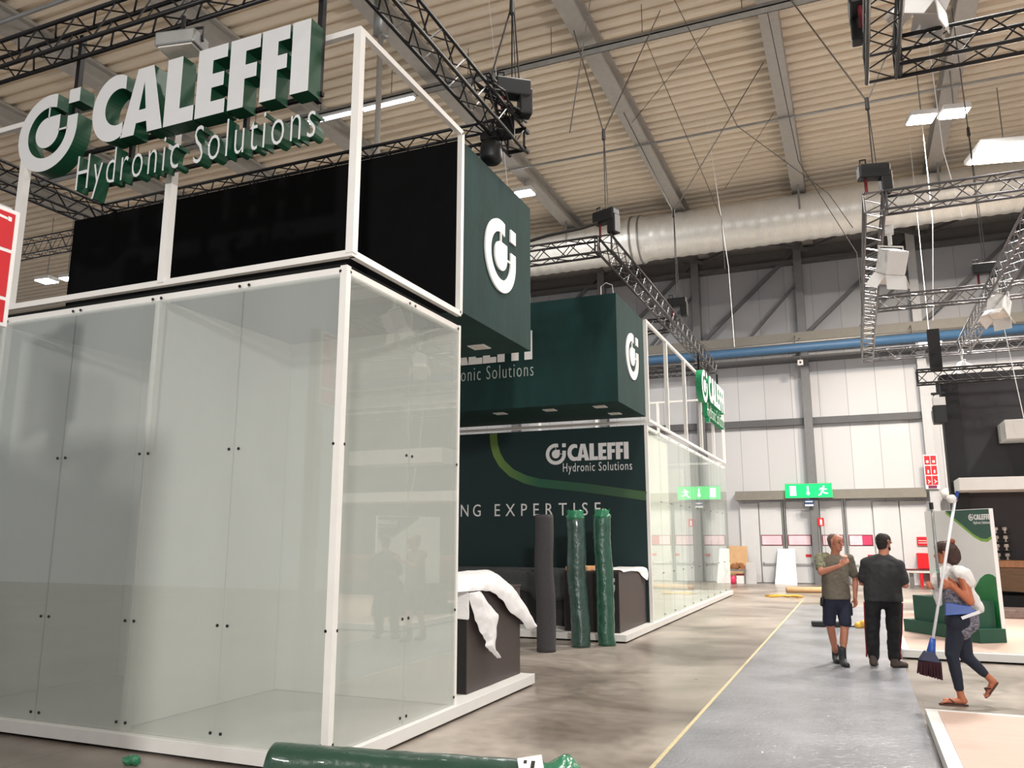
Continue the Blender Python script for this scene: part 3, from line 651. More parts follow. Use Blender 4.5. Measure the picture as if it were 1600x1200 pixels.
# ------------------------------------------------------------------ hanging letter signs
def letter_sign(label, org, ax, S, R, depth, poles, m_face, m_side):
    """org: left end of the wordmark's base line; ax: reading direction"""
    ax = V(ax); ay = V((0, 0, 1)); nz = ax.cross(ay); o = V(org)
    t = thing('hanging_sign', label, 'sign', o)
    flat_obj('emblem', emblem_vf(R, depth), o+ax*(-.6*S/.66)+ay*(.4*S), ax, ay, m_face, t, m_side)
    for kx in 'CALEFfI': flat_obj('letter', letter_vf(kx, S, depth), o, ax, ay, m_face, t, m_side)
    flat_obj('tagline', text_mesh('Hydronic Solutions', depth*.8, -.012, 1.22), o+ax*(-.17*S/.66)-ay*(.52*S/.66), ax, ay, m_face, t, m_side, fit=(2.72*S/.66, .47*S/.66))
    def bar(nm, a, b, s): MB().beam(a, b, s, s, (0, 0, 1) if abs(a.z-b.z) < .01 else (0, 1, 0)).build(nm, M['truss'], t)
    k = S/.66; bk = nz*(-.02)
    bar('support_bar', o+ax*(-.75*k)+ay*(.06*k)+bk, o+ax*(2.5*k)+ay*(.06*k)+bk, .035)
    bar('support_bar', o+ax*(-.2*k)-ay*(.33*k)+bk, o+ax*(2.5*k)-ay*(.33*k)+bk, .03)
    for px, zt, zb in poles:
        a = o+ax*px+bk; bar('pole', V((a.x, a.y, zb)), V((a.x, a.y, zt)), .05)
    for q in (.35, 1.7): bar('pole', o+ax*q*k-ay*(.35*k)+bk, o+ax*q*k+ay*(.1*k)+bk, .04)
    return t
letter_sign('large hanging white and green letter sign above the nearer glass booth', (-6.42, 5.12, 5.31), (1, 0, 0), .665, .405, .16, [(-.48, 6.7, 5.45), (2.47, 6.7, 5.3)], M['letterwhite'], M['lettergreen'])
letter_sign('hanging white and green letter sign on the farther booth facing the aisle', (-3.58, 21.75, 5.3), (0, 1, 0), .72, .43, .16, [(-.4, 6.55, 5.4), (2.75, 6.55, 5.3)], M['letterwhite'], mat('letter_green_lit', (18, 132, 84), .5, var=.08))  # brighter copy of the letter green, light on the sides put into the colour

# ------------------------------------------------------------------ trusses
def truss(label, p, q, m, wd=.24, ht=.28, group=None, r=.022, pitch=.27):
    p, q = V(p), V(q); L = (q-p).length; d = (q-p)/L; s = d.cross(V((0, 0, 1))).normalized(); u = V((0, 0, 1))
    t = thing('lighting_truss', label, 'truss', (p+q)/2, group)
    cs = [s*wd/2-u*ht/2, -s*wd/2-u*ht/2, -s*wd/2+u*ht/2, s*wd/2+u*ht/2]
    for c in cs: MB().tube(p+c, q+c, r, 8).build('chord', m, t, smooth=True)
    b = MB(); N = max(2, int(L/pitch))
    for f in range(4):
        a, c = cs[f], cs[(f+1) % 4]
        for i in range(N):
            x0, x1 = p+d*(L*i/N), p+d*(L*(i+1)/N)
            b.tube(x0+(a if i % 2 else c), x1+(c if i % 2 else a), .0095, 4)
        for e in (p+d*.02, q-d*.02): b.tube(e+a, e+c, .016, 5)
    b.build('bracing', m, t)
    return t
Z0 = 6.55
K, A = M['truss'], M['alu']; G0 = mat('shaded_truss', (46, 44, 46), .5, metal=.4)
truss('black truss along the aisle side above the nearer booth', (-3.58, -1, Z0), (-3.58, 8.64, Z0), K, .22, .3)
truss('black truss crossing in front of the nearer letter sign', (-14, 4.97, Z0), (-3.70, 4.97, Z0), K, .2, .3)
truss('black truss above the black cloth of the nearer cube', (-10.3, 8.40, Z0), (-3.72, 8.40, Z0), K)
truss('black truss at the left end of the black cloth', (-10.42, -1, Z0), (-10.42, 8.52, Z0), K)
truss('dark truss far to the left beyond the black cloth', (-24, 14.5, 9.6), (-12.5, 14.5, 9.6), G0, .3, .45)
truss('grey truss running towards the end wall above the farther booth', (-3.58, 12.48, Z0), (-3.58, 23.6, Z0), mat('worn_truss', (74, 72, 72), .4, metal=.6, var=.15))
G = mat('dark_grey_truss', (52, 50, 50), .4, metal=.5, var=.15)
truss('dark truss with cables over the front of the farther cube', (-14, 12.6, Z0), (-3.72, 12.6, Z0), G)
truss('dark cross truss above the middle of the farther booth', (-14, 18.2, Z0), (-3.72, 18.2, Z0), G)
truss('dark truss beyond the far end of the farther booth', (-14, 23.48, Z0), (-3.72, 23.48, Z0), G)
truss('dark truss overhead pointing at the viewer on the right', (.57, -1, Z0), (.57, 8.64, Z0), G, .28, .3)
truss('dark truss going right from the overhead corner with a white spotlight', (.73, 8.5, Z0), (6.5, 8.5, Z0), G, .26, .3)
truss('grey truss on the right seen nearly end on below the hoist', (.57, 12.38, Z0), (.57, 23.6, Z0), A, .26, .3)
truss('silver truss going right in front of the foil duct', (.72, 12.5, Z0), (6.5, 12.5, Z0), A)
truss('silver cross truss in the middle of the right hand truss grid', (.72, 18.2, Z0), (6.5, 18.2, Z0), A)
truss('silver truss at the far end of the right hand truss grid', (.72, 23.48, Z0), (6.5, 23.48, Z0), A)
truss('silver truss slanting from the upper right with white spotlights', (2.87, 12.64, Z0), (2.87, 23.36, Z0), A, .26, .3)
truss('black and silver truss in front of the black booth wall', (1.46, 20.0, 5.23), (7, 20.0, 5.23), mat('dark_alu', (58, 57, 58), .4, metal=.6), .3, .3)

# hoists
def hoist(label, x, y, z, ax, zc, legs, m_cable=None, body_m=None):
    t = thing('chain_hoist', label, 'hoist', (x, y, z)); ax = V(ax); ay = V((-ax.y, ax.x, 0))
    MB().obox((x, y, z+.34), ax*.22, ay*.1, (0, 0, .11)).build('motor_body', M['motor'], t, bevel=.025)
    MB().obox(V((x, y, z+.17))+ax*.16, ax*.08, ay*.09, (0, 0, .17)).build('chain_bag', M['motor'], t, bevel=.02)
    MB().path([(x-ax.x*.18, y-ax.y*.18, z+.46), (x-ax.x*.18, y-ax.y*.18, z+.54), (x-ax.x*.1, y-ax.y*.1, z+.55), (x-ax.x*.1, y-ax.y*.1, z+.46)], .014).build('handle', M['motor'], t)
    MB().tube((x-ax.x*.12, y-ax.y*.12, z-.0), (x-ax.x*.12, y-ax.y*.12, z+.25), .022).build('hook', M['redtrim'], t)
    c = MB().tube((x, y, z+.45), (x, y, zc), .010).tube((x+.05, y, z+.45), (x+.01, y, zc), .007)
    c.build('load_chain', M['cable'], t)
    MB().cap((x, y, zc), (x, y, zc+.16), .035, .03).build('shackle', M['cable'], t)
    for (px, py, pz) in legs: MB().tube((x, y, zc+.12), (px, py, pz), .013, 5).build('bridle', m_cable or M['chain'], t)
    return t
hoist('black chain hoist on the corner of the nearer black truss', -3.5, 8.3, 6.72, (.8, .6, 0), 8.1, [(-3.5, 8.3, 13.17)], M['cable'])
for nm, p, q in (('left', (-3.72, 7.95, 6.73), (-3.52, 8.3, 8.15)), ('right', (-3.47, 8.55, 6.73), (-3.48, 8.32, 8.15))):
    tag(MB().tube(p, q, .011, 5).build('sling', M['cable']), nm+' steel sling from the black corner truss up to the hook above its hoist', 'sling')
cbn = MB()
for i in range(7):
    q = [(-3.5+.16*rnd.uniform(-1, 1), 7.5+.2*j+.1*rnd.uniform(-1, 1), 6.70+.06*rnd.uniform(0, 1.6)) for j in range(6)]; cbn.path(q, .016, 5)
tag(cbn.build('cable_bundle', M['motor'], None, smooth=True), 'tangle of black cables on the corner of the nearer black truss', 'cables', kind='stuff')
cb2 = thing('corner_block', 'black corner block joining the two nearer trusses', 'truss corner', (-3.58, 8.5, 6.4))
for y0, y1, za, zb in ((8.28, 8.30, 6.4, 6.7), (8.62, 8.65, 6.4, 6.44), (8.62, 8.65, 6.66, 6.7)): MB().box(-3.70, -3.46, y0, y1, za, zb).build('plate', M['truss'], cb2)
for x in (-3.70, -3.46):
    for z in (6.42, 6.68): MB().tube((x, 8.6, z), (x, 8.72, z), .028).build('connector', M['truss'], cb2)
hoist('black chain hoist on the near corner of the farther booth truss', -3.58, 12.6, 6.72, (.94, -.34, 0), 8.5, [(-5.2, 16.0, 13.17), (-3.35, 16.8, 13.7)])
hoist('small black chain hoist midway along the farther booth truss', -3.5, 18.2, 6.72, (1, 0, 0), 9.2, [(-5.1, 20, 13.17), (-1.3, 19, 13.17)])
hoist('long black chain hoist standing on the right grey truss corner', .6, 12.5, 6.72, (.97, .24, 0), 8.1, [(-.9, 15.5, 13.17), (2.8, 13.2, 13.17)])
hoist('black chain hoist at the top of the overhead right truss', .40, 8.2, 6.72, (0, 1, 0), 9, [(.4, 8.2, 13.7)])
hoist('small red tagged hoist on the right silver truss crossing', 2.75, 18.2, 6.72, (1, 0, 0), 10, [(2.75, 18.5, 13.17)])

# spotlights on the trusses
def barn_spot(label, x, y, z, yaw, s=1.):
    """white theatre spotlight with barn doors hanging under a truss at height z"""
    t = thing('spotlight', label, 'spotlight', (x, y, z)); c, sn = math.cos(yaw), math.sin(yaw)
    a, b = V((c, sn, 0)), V((-sn, c, 0)); dn = (b*.45+V((0, 0, -.9))).normalized(); e = a.cross(dn)
    o = V((x, y, z)); h = o+V((0, 0, -.42*s))
    MB().tube(o, o+V((0, 0, -.2*s)), .025*s).box(x-.05*s, x+.05*s, y-.04*s, y+.04*s, z-.06*s, z+.05*s).build('clamp', M['lampwhite'], t)
    MB().path([h+a*.16*s, h+a*.16*s+V((0, 0, .2*s)), h-a*.16*s+V((0, 0, .2*s)), h-a*.16*s], .012*s).build('yoke', M['lampwhite'], t)
    MB().obox(h, a*.13*s, e*.13*s, dn*.15*s).build('housing', M['lampwhite'], t, bevel=.02*s)
    MB().obox(h+dn*.152*s, a*.11*s, e*.11*s, dn*.004*s).build('lens', M['down'], t)
    for sg, ax_, bx in ((1, a, e), (-1, a, e), (1, e, a), (-1, e, a)):
        p = h+dn*.15*s+ax_*(sg*.13*s); dd = (dn*.9+ax_*(sg*.5)).normalized()
        mbx = MB(); nr = dd.cross(bx).normalized()
        mbx.obox(p+dd*.09*s, bx*.13*s, dd*.09*s, nr*.004*s).build('barn_door', M['lampwhite'], t)
    return t
barn_spot('white spotlight hanging beside the right grey truss', .78, 13.2, 6.38, .5, 1.25)
barn_spot('large white spotlight at the top of the picture on the right', 1.06, 8.15, 7.55, 1.2, 1.25)
barn_spot('bright white spotlight under the slanting silver truss', 2.9, 18.0, 6.72, 2.6, 1.25)
barn_spot('white spotlight where the slanting truss meets the far truss', 2.78, 23.2, 6.40, 1.9, 1.1)
ml = thing('moving_head_lamp', 'black stage lamp hanging under the corner of the nearer black truss', 'lamp', (-3.73, 8.45, 6.1))
MB().tube((-3.73, 8.2, 6.42), (-3.73, 8.2, 6.56), .05).box(-3.83, -3.63, 8.1, 8.3, 6.36, 6.44).build('clamp', M['motor'], ml)
MB().loft([((-3.73, 8.2, 6.38), (1, 0, 0), (0, 1, 0), .1, .1), ((-3.73, 8.2, 6.3), (1, 0, 0), (0, 1, 0), .13, .13), ((-3.73, 8.2, 6.14), (1, 0, 0), (0, 1, 0), .14, .14), ((-3.73, 8.2, 6.1), (1, 0, 0), (0, 1, 0), .11, .11)]).build('lamp_head', M['motor'], ml, smooth=True)
pl = thing('stage_lamp', 'black box lamp hanging below the truss of the black booth', 'lamp', (1.86, 20, 4.3))
MB().box(1.83, 1.89, 19.97, 20.03, 4.86, 5.1).box(1.72, 2.0, 19.95, 20.05, 4.82, 4.86).build('clamp', M['motor'], pl)
MB().box(1.74, 1.98, 19.85, 20.15, 4.56, 4.74).build('collar', M['lampwhite'], pl); MB().box(1.72, 1.99, 19.85, 20.15, 4.16, 4.56).build('lamp_head', M['motor'], pl, bevel=.02)
MB().path([(1.76, 20, 4.74), (1.76, 20, 4.8), (1.86, 20, 4.84), (1.96, 20, 4.8), (1.96, 20, 4.74)], .012).build('yoke', M['motor'], pl)
def flood(label, c, tilt, m):
    t = thing('floodlight', label, 'floodlight', c); c = V(c); a = V((math.cos(tilt), math.sin(tilt), 0)); b = V((-a.y, a.x, 0))
    MB().obox(c, a*.2, b*.12, (0, 0, .07)).build('housing', m, t, bevel=.015)
    MB().obox(c+V((0, 0, -.075)), a*.17, b*.1, (0, 0, .008)).build('lens', M['down'], t)
    MB().path([c+a*.21, c+a*.21+V((0, 0, .14)), c-a*.21+V((0, 0, .14)), c-a*.21], .013).tube(c+V((0, 0, .14)), c+V((0, 0, .28)), .02).build('bracket', M['motor'], t)
flood('grey floodlight hanging under the black truss behind the big letters', (-5.4, 5.0, 6.14), .2, M['steel'])
flood('black floodlight above the black cloth under the small letters', (-7.8, 8.28, 6.115), -.5, M['motor'])

# ------------------------------------------------------------------ ceiling lamps and services
def high_bay(label, x, y, z, ang=0., m=None, energy=900, s=.3, warm=(1, .98, .95)):
    t = thing('high_bay_lamp', label, 'ceiling lamp', (x, y, z)); a = V((math.cos(ang), math.sin(ang), 0)); b = V((-a.y, a.x, 0))
    MB().obox((x, y, z+.08), a*s, b*s*.8, (0, 0, .07)).build('housing', M['lampwhite'], t, bevel=.02)
    MB().obox((x, y, z), a*s*.9, b*s*.72, (0, 0, .012)).build('lens', m or M['lamp_on'], t)
    MB().tube((x, y, z+.15), (x, y, 13.7), .015).build('rod', M['steel'], t)
    l = D.lights.new('lamp_light', 'AREA'); l.shape = 'SQUARE'; l.size = s*1.5; l.energy = energy; l.color = warm
    lo = D.objects.new('lamp_light', l); COL.objects.link(lo); lo.location = (x, y, z-.03)
    return t
high_bay('round bright ceiling lamp above the nearer green cube', -9.2, 22.9, 12.7, energy=1100)
high_bay('left one of the two bright lamps high on the right', 2.22, 21.2, 12.0, .2, s=.32)
high_bay('right one of the two bright lamps high on the right', 2.95, 21.2, 12.0, .2, s=.32)
high_bay('dazzling warm floodlight at the right edge under the roof', 4.35, 23.6, 11.8, .2, M['flare_on'], 1600, .8, (1, .9, .78))
high_bay('left bright lamp of the far left pair beyond the black cloth', -27.4, 20, 11.15, .1, s=.34)
high_bay('right bright lamp of the far left pair beyond the black cloth', -26.3, 20, 11.1, .1, s=.24, energy=300)
sm = thing('strip_lamp', 'short bright strip lamp hanging in the right truss grid', 'lamp', (2.28, 25.5, 7.1))
MB().box(2.0, 2.6, 25.45, 25.57, 7.16, 7.22).build('housing', M['lampwhite'], sm); MB().box(2.02, 2.58, 25.46, 25.56, 7.12, 7.16).build('lens', M['lamp_on'], sm); MB().tube((2.3, 25.51, 7.22), (2.3, 25.51, 13.82), .008, 5).build('cord', M['signwhite'], sm)
def tray(label, x0, x1, y, z, lamps):
    t = thing('cable_tray', label, 'cable tray', ((x0+x1)/2, y, z))
    MB().box(x0, x1, y-.12, y+.12, z, z+.02).box(x0, x1, y-.12, y-.1, z, z+.1).box(x0, x1, y+.1, y+.12, z, z+.1).build('tray', M['steel'], t)
    x = x0+.5
    while x < x1: MB().tube((x, y, z+.1), (x, y, 13.7), .008, 5).build('hanger', M['cable'], t); x += 2.2
    for a, c in lamps:
        f = MB().box(a, c, y-.07, y+.07, z-.08, z-.002).build('light_fitting', M['lampwhite'], t)
        MB().tube((a+.05, y-.03, z-.1), (c-.05, y-.03, z-.1), .022).tube((a+.05, y+.05, z-.1), (c-.05, y+.05, z-.1), .022).build('tube', M['tube_on'], f)
tray('grey cable tray with lit tubes crossing under the roof rafters', -24, 10, 16.4, 12.8, [(-13.0, -11.4), (-11.2, -9.6), (-16.6, -15.0), (3.2, 4.8)])
tag(MB().tube((-24, 21.9, 13.1), (12, 21.9, 13.1), .03, 6).build('conduit', M['steel']), 'thin conduit crossing under the rafters before the duct', 'pipe')
tag(MB().tube((-24, 10.6, 13.1), (12, 10.6, 13.1), .05, 6).build('conduit', M['steel']), 'conduit crossing under the rafters above the viewer', 'pipe')
hp = thing('roof_vent_pipe', 'grey vertical pipe coming down from a rafter behind the nearer cube', 'pipe', (-8.9, 13, 9))
MB().tube((-8.6, 13.2, 6.2), (-8.6, 13.2, 12.2), .06).build('pipe', M['rafter'], hp, smooth=True); MB().tube((-8.6, 13.2, 12.2), (-8.6, 13.2, 13.2), .16, 12).build('sleeve', M['steel'], hp, smooth=True)
def wire(label, pts, r=.008, m=None): tag(MB().path(pts, r, 5).build('sling_wire', m or M['cable']), label, 'wire')
wire('dark wire slanting from the roof to the chain above the farther truss', [(-2.1, 17.5, 13.7), (-5.0, 20.5, 13.1)])
wire('thin wire beside the nearer hoist going up to the roof', [(-3.1, 9.3, 6.9), (-3.2, 12, 13.1)])
wire('thin wire slanting below the right roof rafter', [(-1.3, 21.5, 13.1), (-3.2, 25.5, 12.9)])
wire('pale chain hanging from the roof in front of the duct', [(-3.9, 17.5, 13.6), (-2.5, 19, 9.3), (-2.48, 19, 8.0)], .009, M['chain'])
wire('pale wire hanging down to the far corner of the farther booth truss', [(-3.2, 22, 13.8), (-2.9, 23, 9.4), (-2.85, 23, 7.0)], .008, M['signwhite'])
wire('white cord hanging from the silver truss on the right', [(2.0, 17, 13.7), (2.1, 17, 9.2), (2.3, 17, 7.8)], .009, M['signwhite'])
wire('white cord dangling in front of the far wall on the right', [(2.3, 22, 13.8), (2.32, 22, 9.6), (2.1, 22, 7.0)], .007, M['signwhite'])
wire('pale chain slanting to the left side of the right grey truss', [(-1.02, 16.9, 13.17), (-.6, 17.2, 9.6), (.4, 17.8, 7.6), (.42, 17.8, 6.2)], .009, M['chain'])
wire('pale chain slanting above the right hoist from the roof', [(-3.2, 13.8, 13.7), (-1.5, 14.2, 9.1), (-.05, 14.6, 7.7), (.3, 14.6, 7.0)], .008, M['chain'])
wire('thin white loop on top of the farther cube', [(-4.1, 14, 5.95), (-4.1, 14, 6.3), (-4.0, 14, 6.36), (-3.88, 14, 6.3), (-3.84, 14, 5.95)], .008, M['signwhite'])
wire('knotted pale sling hanging onto the farther cube near its left', [(-6.6, 14.2, 13.8), (-5.9, 14.2, 6.9), (-5.6, 14.2, 6.4), (-5.6, 14.2, 5.95)], .009, M['signwhite'])
wire('twin pale wires hanging in front of the black booth wall', [(3.0, 18.6, 6.4), (3.2, 18.6, 4.0), (3.4, 18.6, 2.85)], .008, M['signwhite'])
wire('loose black cables lying along the dark truss over the farther cube', [(-7.5, 12.55, 6.72), (-6.5, 12.6, 6.8), (-5.5, 12.55, 6.73), (-4.6, 12.5, 6.84), (-4.0, 12.55, 6.9), (-3.7, 12.55, 6.95)], .03)

# ------------------------------------------------------------------ counters in the open bays
def counter(label, x0, x1, y0, y1, z0, z1, emblem=None):
    t = thing('counter', label, 'counter', ((x0+x1)/2, (y0+y1)/2, z0))
    MB().box(x0, x1, y0, y1, z0, z1).build('body', M['counter'], t, bevel=.004)
    MB().box(x0-.01, x1+.01, y0-.01, y1+.01, z1, z1+.02).build('counter_top', M['counter'], t, bevel=.003)
    MB().box(x0+.01, x1-.01, y0-.004, y0, z0+.01, z1-.02).build('front_panel', mat('black_panel', (20, 17, 16), .6, var=.05), t)
    if emblem: flat_obj('emblem', emblem_vf(emblem[2], .006), (emblem[0], y0-.005, emblem[1]), *AXF, M['printgrey'], t)
    return t
counter('dark brown counter under the nearer cube with a white sheet on top', -4.9, -3.75, 7.72, 9.14, .13, 1.12)
counter('dark brown counter with a pale emblem at the corner of the farther booth', -4.72, -3.75, 13.5, 15.38, .13, 1.11, (-3.98, .86, .16))
bc = thing('bar_counter', 'long dark counter along the green graphic wall', 'counter', (-6.5, 14.4, .13))
MB().box(-9.5, -4.85, 14.2, 14.9, .13, 1.08).build('body', mat('dark_bar', (26, 24, 25), .7, var=.1), bc)
MB().box(-9.5, -4.85, 14.15, 14.95, 1.08, 1.11).build('counter_top', mat('bar_top', (44, 42, 43), .6), bc)
def drape(name, label, m, top, ox, oy, L, s0, s1, ns, nt, hump, axis='y', wr=.012):
    """a sheet lying on a counter top and hanging over its edge. s runs along the edge, t from the back of the top over the edge and down by L(s)"""
    mb = MB(); rows = []
    for i in range(ns+1):
        s = s0+(s1-s0)*i/ns; row = []; back = hump[1]; dr = L(s)
        for j in range(nt+1):
            t = j/nt; tot = back+dr; d = t*tot
            if d < back: p, z = ox-(back-d), top+.012+hump[0](s, d/back)
            else:
                q = d-back; p, z = ox+.02+.03*math.sin(q*9+s*7)*min(1, q*6), top+.012-q
            k = noise.noise(V((s*5, d*4, 1.3)))+.6*noise.noise(V((s*13, d*9, 4.1)))
            e = wr*k+wr
            px, pz = (p+e*(d > back), z+e*(d <= back))
            row.append((px, s, pz) if axis == 'y' else (s, px, pz))
        rows.append(row)
    mb.grid(rows)
    o = mb.build(name, m, None, smooth=True, solid=.004)
    sb = o.modifiers.new('sub', 'SUBSURF'); sb.levels = 1; sb.render_levels = 1
    return tag(o, label, 'cloth')
def lerp(pts, s):
    for (a, b), (c, d) in zip(pts, pts[1:]):
        if a <= s <= c: return b+(d-b)*(s-a)/(c-a)
    return pts[0][1] if s < pts[0][0] else pts[-1][1]
def strips(name, label, m, parts, solid=.004):
    """a folded sheet given as strips between two edges; each strip bulges towards the viewer by its own amount"""
    mb = MB()
    for E0, E1, bulge, nn in parts:
        rows = []; N = 36
        def at(E, t):
            q = t*(len(E)-1); i = min(int(q), len(E)-2); return V(E[i]).lerp(V(E[i+1]), q-i)
        for i in range(N+1):
            a, b = at(E0, i/N), at(E1, i/N); row = []
            for j in range(nn+1):
                u = j/nn; p = a.lerp(b, u); k = noise.noise(V((p.y*9, p.z*9, u*3)))+.6*noise.noise(V((p.y*22, p.z*14, 2)))
                sb = math.sin(PI*u); p.x += bulge*sb+.016*k+.012; p.z += .010*k+(bulge*.25*sb); row.append(p)
            rows.append(row)
        mb.grid(rows)
    o = mb.build(name, m, None, smooth=True, solid=solid)
    sb = o.modifiers.new('sub', 'SUBSURF'); sb.levels = 1; sb.render_levels = 1
    return tag(o, label, 'cloth')
ARM_U = [(-4.35, 7.6, 1.2), (-4.0, 7.857, 1.324), (-3.97, 8.141, 1.336), (-3.95, 8.644, 1.327), (-3.94, 8.917, 1.248), (-3.92, 9.11, 1.165), (-3.9, 9.25, 1.085), (-3.86, 9.385, .91), (-3.8, 9.45, .757), (-3.74, 9.47, .64)]
ARM_L = [(-3.70, 7.365, 1.16), (-3.70, 7.63, 1.146), (-3.70, 7.912, 1.135), (-3.70, 8.128, 1.123), (-3.70, 8.325, 1.061), (-3.70, 8.501, .992), (-3.70, 8.714, .843), (-3.70, 8.967, .763), (-3.70, 9.197, .627), (-3.71, 9.3, .6)]
BACK = [(-4.85, 7.7, 1.15), (-4.8, 8.0, 1.15), (-4.75, 8.3, 1.15), (-4.7, 8.6, 1.15), (-4.6, 8.85, 1.15), (-4.4, 9.1, 1.15), (-4.2, 9.15, 1.15), (-4.02, 9.22, 1.0), (-3.9, 9.3, .8), (-3.78, 9.42, .62)]
TON_L = [(-3.72, 7.639, 1.13), (-3.715, 7.704, .999), (-3.71, 7.783, .866), (-3.71, 7.861, .779), (-3.71, 7.941, .691), (-3.71, 8.062, .614), (-3.71, 8.028, .569), (-3.71, 8.199, .489), (-3.71, 8.369, .402)]
TON_R = [(-3.72, 7.92, 1.132), (-3.70, 8.02, 1.042), (-3.70, 8.185, .942), (-3.70, 8.356, .861), (-3.70, 8.328, .729), (-3.70, 8.301, .621), (-3.70, 8.274, .53), (-3.70, 8.303, .472), (-3.70, 8.374, .396)]
FLAP_T = [(-4.6, 7.70, 1.15), (-4.2, 7.69, 1.15), (-3.72, 7.66, 1.14)]
FLAP_B = [(-4.6, 7.68, .9), (-4.2, 7.68, .88), (-3.72, 7.67, .86)]
strips('plastic_sheet', 'crumpled white sheet draped over the nearer brown counter', M['plastic'], [(BACK, ARM_U, .0, 8), (ARM_U, ARM_L, .09, 14), (TON_L, TON_R, .035, 10), (FLAP_T, FLAP_B, .0, 8),
       ([(-4.3, 7.70, 1.15), (-4.0, 7.72, 1.15), (-3.72, 7.66, 1.14)], [(-4.3, 8.0, 1.15), (-4.0, 8.0, 1.16), (-3.72, 7.92, 1.14)], .0, 8)])
L2 = [(14.2, .03), (14.6, .05), (14.9, .1), (15.1, .2), (15.25, .26), (15.35, .12)]
drape('plastic_sheet', 'small white sheet hanging off the farther counter corner', M['plastic'], 1.13, -3.74, 0, lambda s: lerp(L2, s), 13.6, 15.35, 26, 18, (lambda s, u: .0, .5), wr=.008)
mb = MB(); rows = []
for i in range(41):
    x = -9.5+4.7*i/40; dr = .34+.10*math.sin((x+9)*2.1)+(.12 if x > -5.6 else 0); row = []
    for j in range(15):
        d = j/14*(.75+dr); q = max(0, d-.75); kk = .012*noise.noise(V((x*6, d*5, 0)))
        row.append((x, 14.9-min(d, .75)-.03*(q > 0)-.02*math.sin(x*9)*min(1, q*5), 1.125+kk-q))
    rows.append(row)
mb.grid(rows); tag(mb.build('felt_cover', M['felt'], None, smooth=True, solid=.006), 'dark grey felt sheet covering the long counter by the green wall', 'cloth')
tag(MB().box(-4.84, -4.5, 13.32, 13.5, 1.1, 1.17).build('wood_block', M['wood'], None, bevel=.004), 'raw wooden plank end behind the green rolls', 'plank') if False else None
wp = thing('wood_plank', 'short raw wooden plank resting on the farther brown counter', 'plank', (-4.55, 13.7, 1.13))
MB().box(-4.7, -4.3, 13.52, 14.1, 1.132, 1.2).build('plank', M['wood'], wp, bevel=.004)

# carpet rolls
def stand_roll(name, label, x, y, h, r, m, lean, seed, film=None):
    t = thing(name, label, 'roll', (x, y, 0)); mb = MB(); rows = []; N = 40; rr = random.Random(seed)
    for i in range(N+1):
        z = h*i/N; k = noise.noise(V((seed, z*1.4, 0)))*.035
        rows.append(((x+lean[0]*z+k, y+lean[1]*z, z), (1, 0, 0), (0, 1, 0), r*(1+.10*noise.noise(V((seed+5, z*1.1, 3)))), r))
    rings = []
    for c, s, u, a, b in rows:
        ring = mb.ring(V(c), V(s), V(u), a, 28, b)
        if film:
            for v in ring: v.co += (v.co-V(c)).normalized()*(.012*noise.noise(v.co*9)+.006*noise.noise(v.co*24))
        rings.append(ring)
    mb.skin(rings); mb.build('roll_body', m, t, smooth=True)
    cx, cy = x+lean[0]*h, y+lean[1]*h
    sp = MB(); pts = []
    for i in range(70):
        a = i*.42; q = r*.95*(1-i/75); pts.append((cx+q*math.cos(a), cy+q*math.sin(a), h+.004))
    sp.path(pts, .005, 4).build('roll_end', M['cable'] if not film else film, t)
    if film:
        c = MB(); fr_ = []
        for kx, zz in ((1.0, -.06), (1.04, .0), (.85, .04), (.95, .09)):
            fr_.append([V((cx+r*kx*math.cos(a*PI/12)*(1+.18*noise.noise(V((a, kx*4, seed)))), cy+r*kx*math.sin(a*PI/12), h+zz+(.05*noise.noise(V((a*.9, 2, seed))) if zz > .02 else 0))) for a in range(25)])
        c.grid(fr_); c.build('film_end', film, t, smooth=True, solid=.003)
    return t
stand_roll('carpet_roll', 'bare dark grey carpet roll standing leftmost of the three rolls', -4.46, 11.9, 2.03, .145, M['rollgrey'], (-.01, 0), 2.3)
stand_roll('carpet_roll', 'dull green wrapped roll standing in the middle of the three rolls', -4.15, 12.62, 2.03, .15, M['rolldark'], (-.03, 0), 5.1, M['filmgreen'])
stand_roll('carpet_roll', 'bright green wrapped roll standing rightmost of the three rolls', -3.82, 12.95, 2.05, .14, M['rollgreen'], (-.02, .0), 8.7, M['filmgreen'])

# the roll lying in the foreground
fr_ = thing('carpet_roll', 'green wrapped carpet roll lying on the floor in the foreground', 'roll', (-2.8, 5.0, 0))
a, b = V((-3.72, 4.72, .165)), V((-1.95, 5.12, .15)); d = (b-a).normalized(); s = V((-d.y, d.x, 0)); mb = MB(); rings = []
for i in range(-4, 41):
    if i < 0: q = math.cos(-i/4.2*PI/2); c = a+d*(.05*i/4); r = .155*max(.35, q)
    else: c = a+d*((b-a).length*i/40); r = .162-.02*(i/40)
    ring = mb.ring(c, s, V((0, 0, 1)), r, 32)
    for v in ring: v.co += (v.co-c).normalized()*(.006*noise.noise(v.co*6)+.003*noise.noise(v.co*22))
    rings.append(ring)
mb.skin(rings); mb.build('roll_body', mat('dark_green_roll', (36, 66, 52), .3, var=.2, scale=3, bump=.35, bscale=12, coat=.5), fr_, smooth=True)
mb = MB(); rings = []
for i in range(13):
    t = i/12; c = b+d*(.0+.40*t)+V((0, 0, -.02*t)); r = .15*(1-.2*t)+.035*math.sin(t*5)
    ring = mb.ring(c, s, V((0, 0, 1)), r, 26)
    for v in ring: v.co += (v.co-c).normalized()*(.06*noise.noise(v.co*7+V((3, 0, 0))))
    for v in ring: v.co.z = max(v.co.z, .006)
    rings.append(ring)
mb.skin(rings, cap=False); mb.build('film_end', M['filmgreen'], fr_, smooth=True, solid=.002)
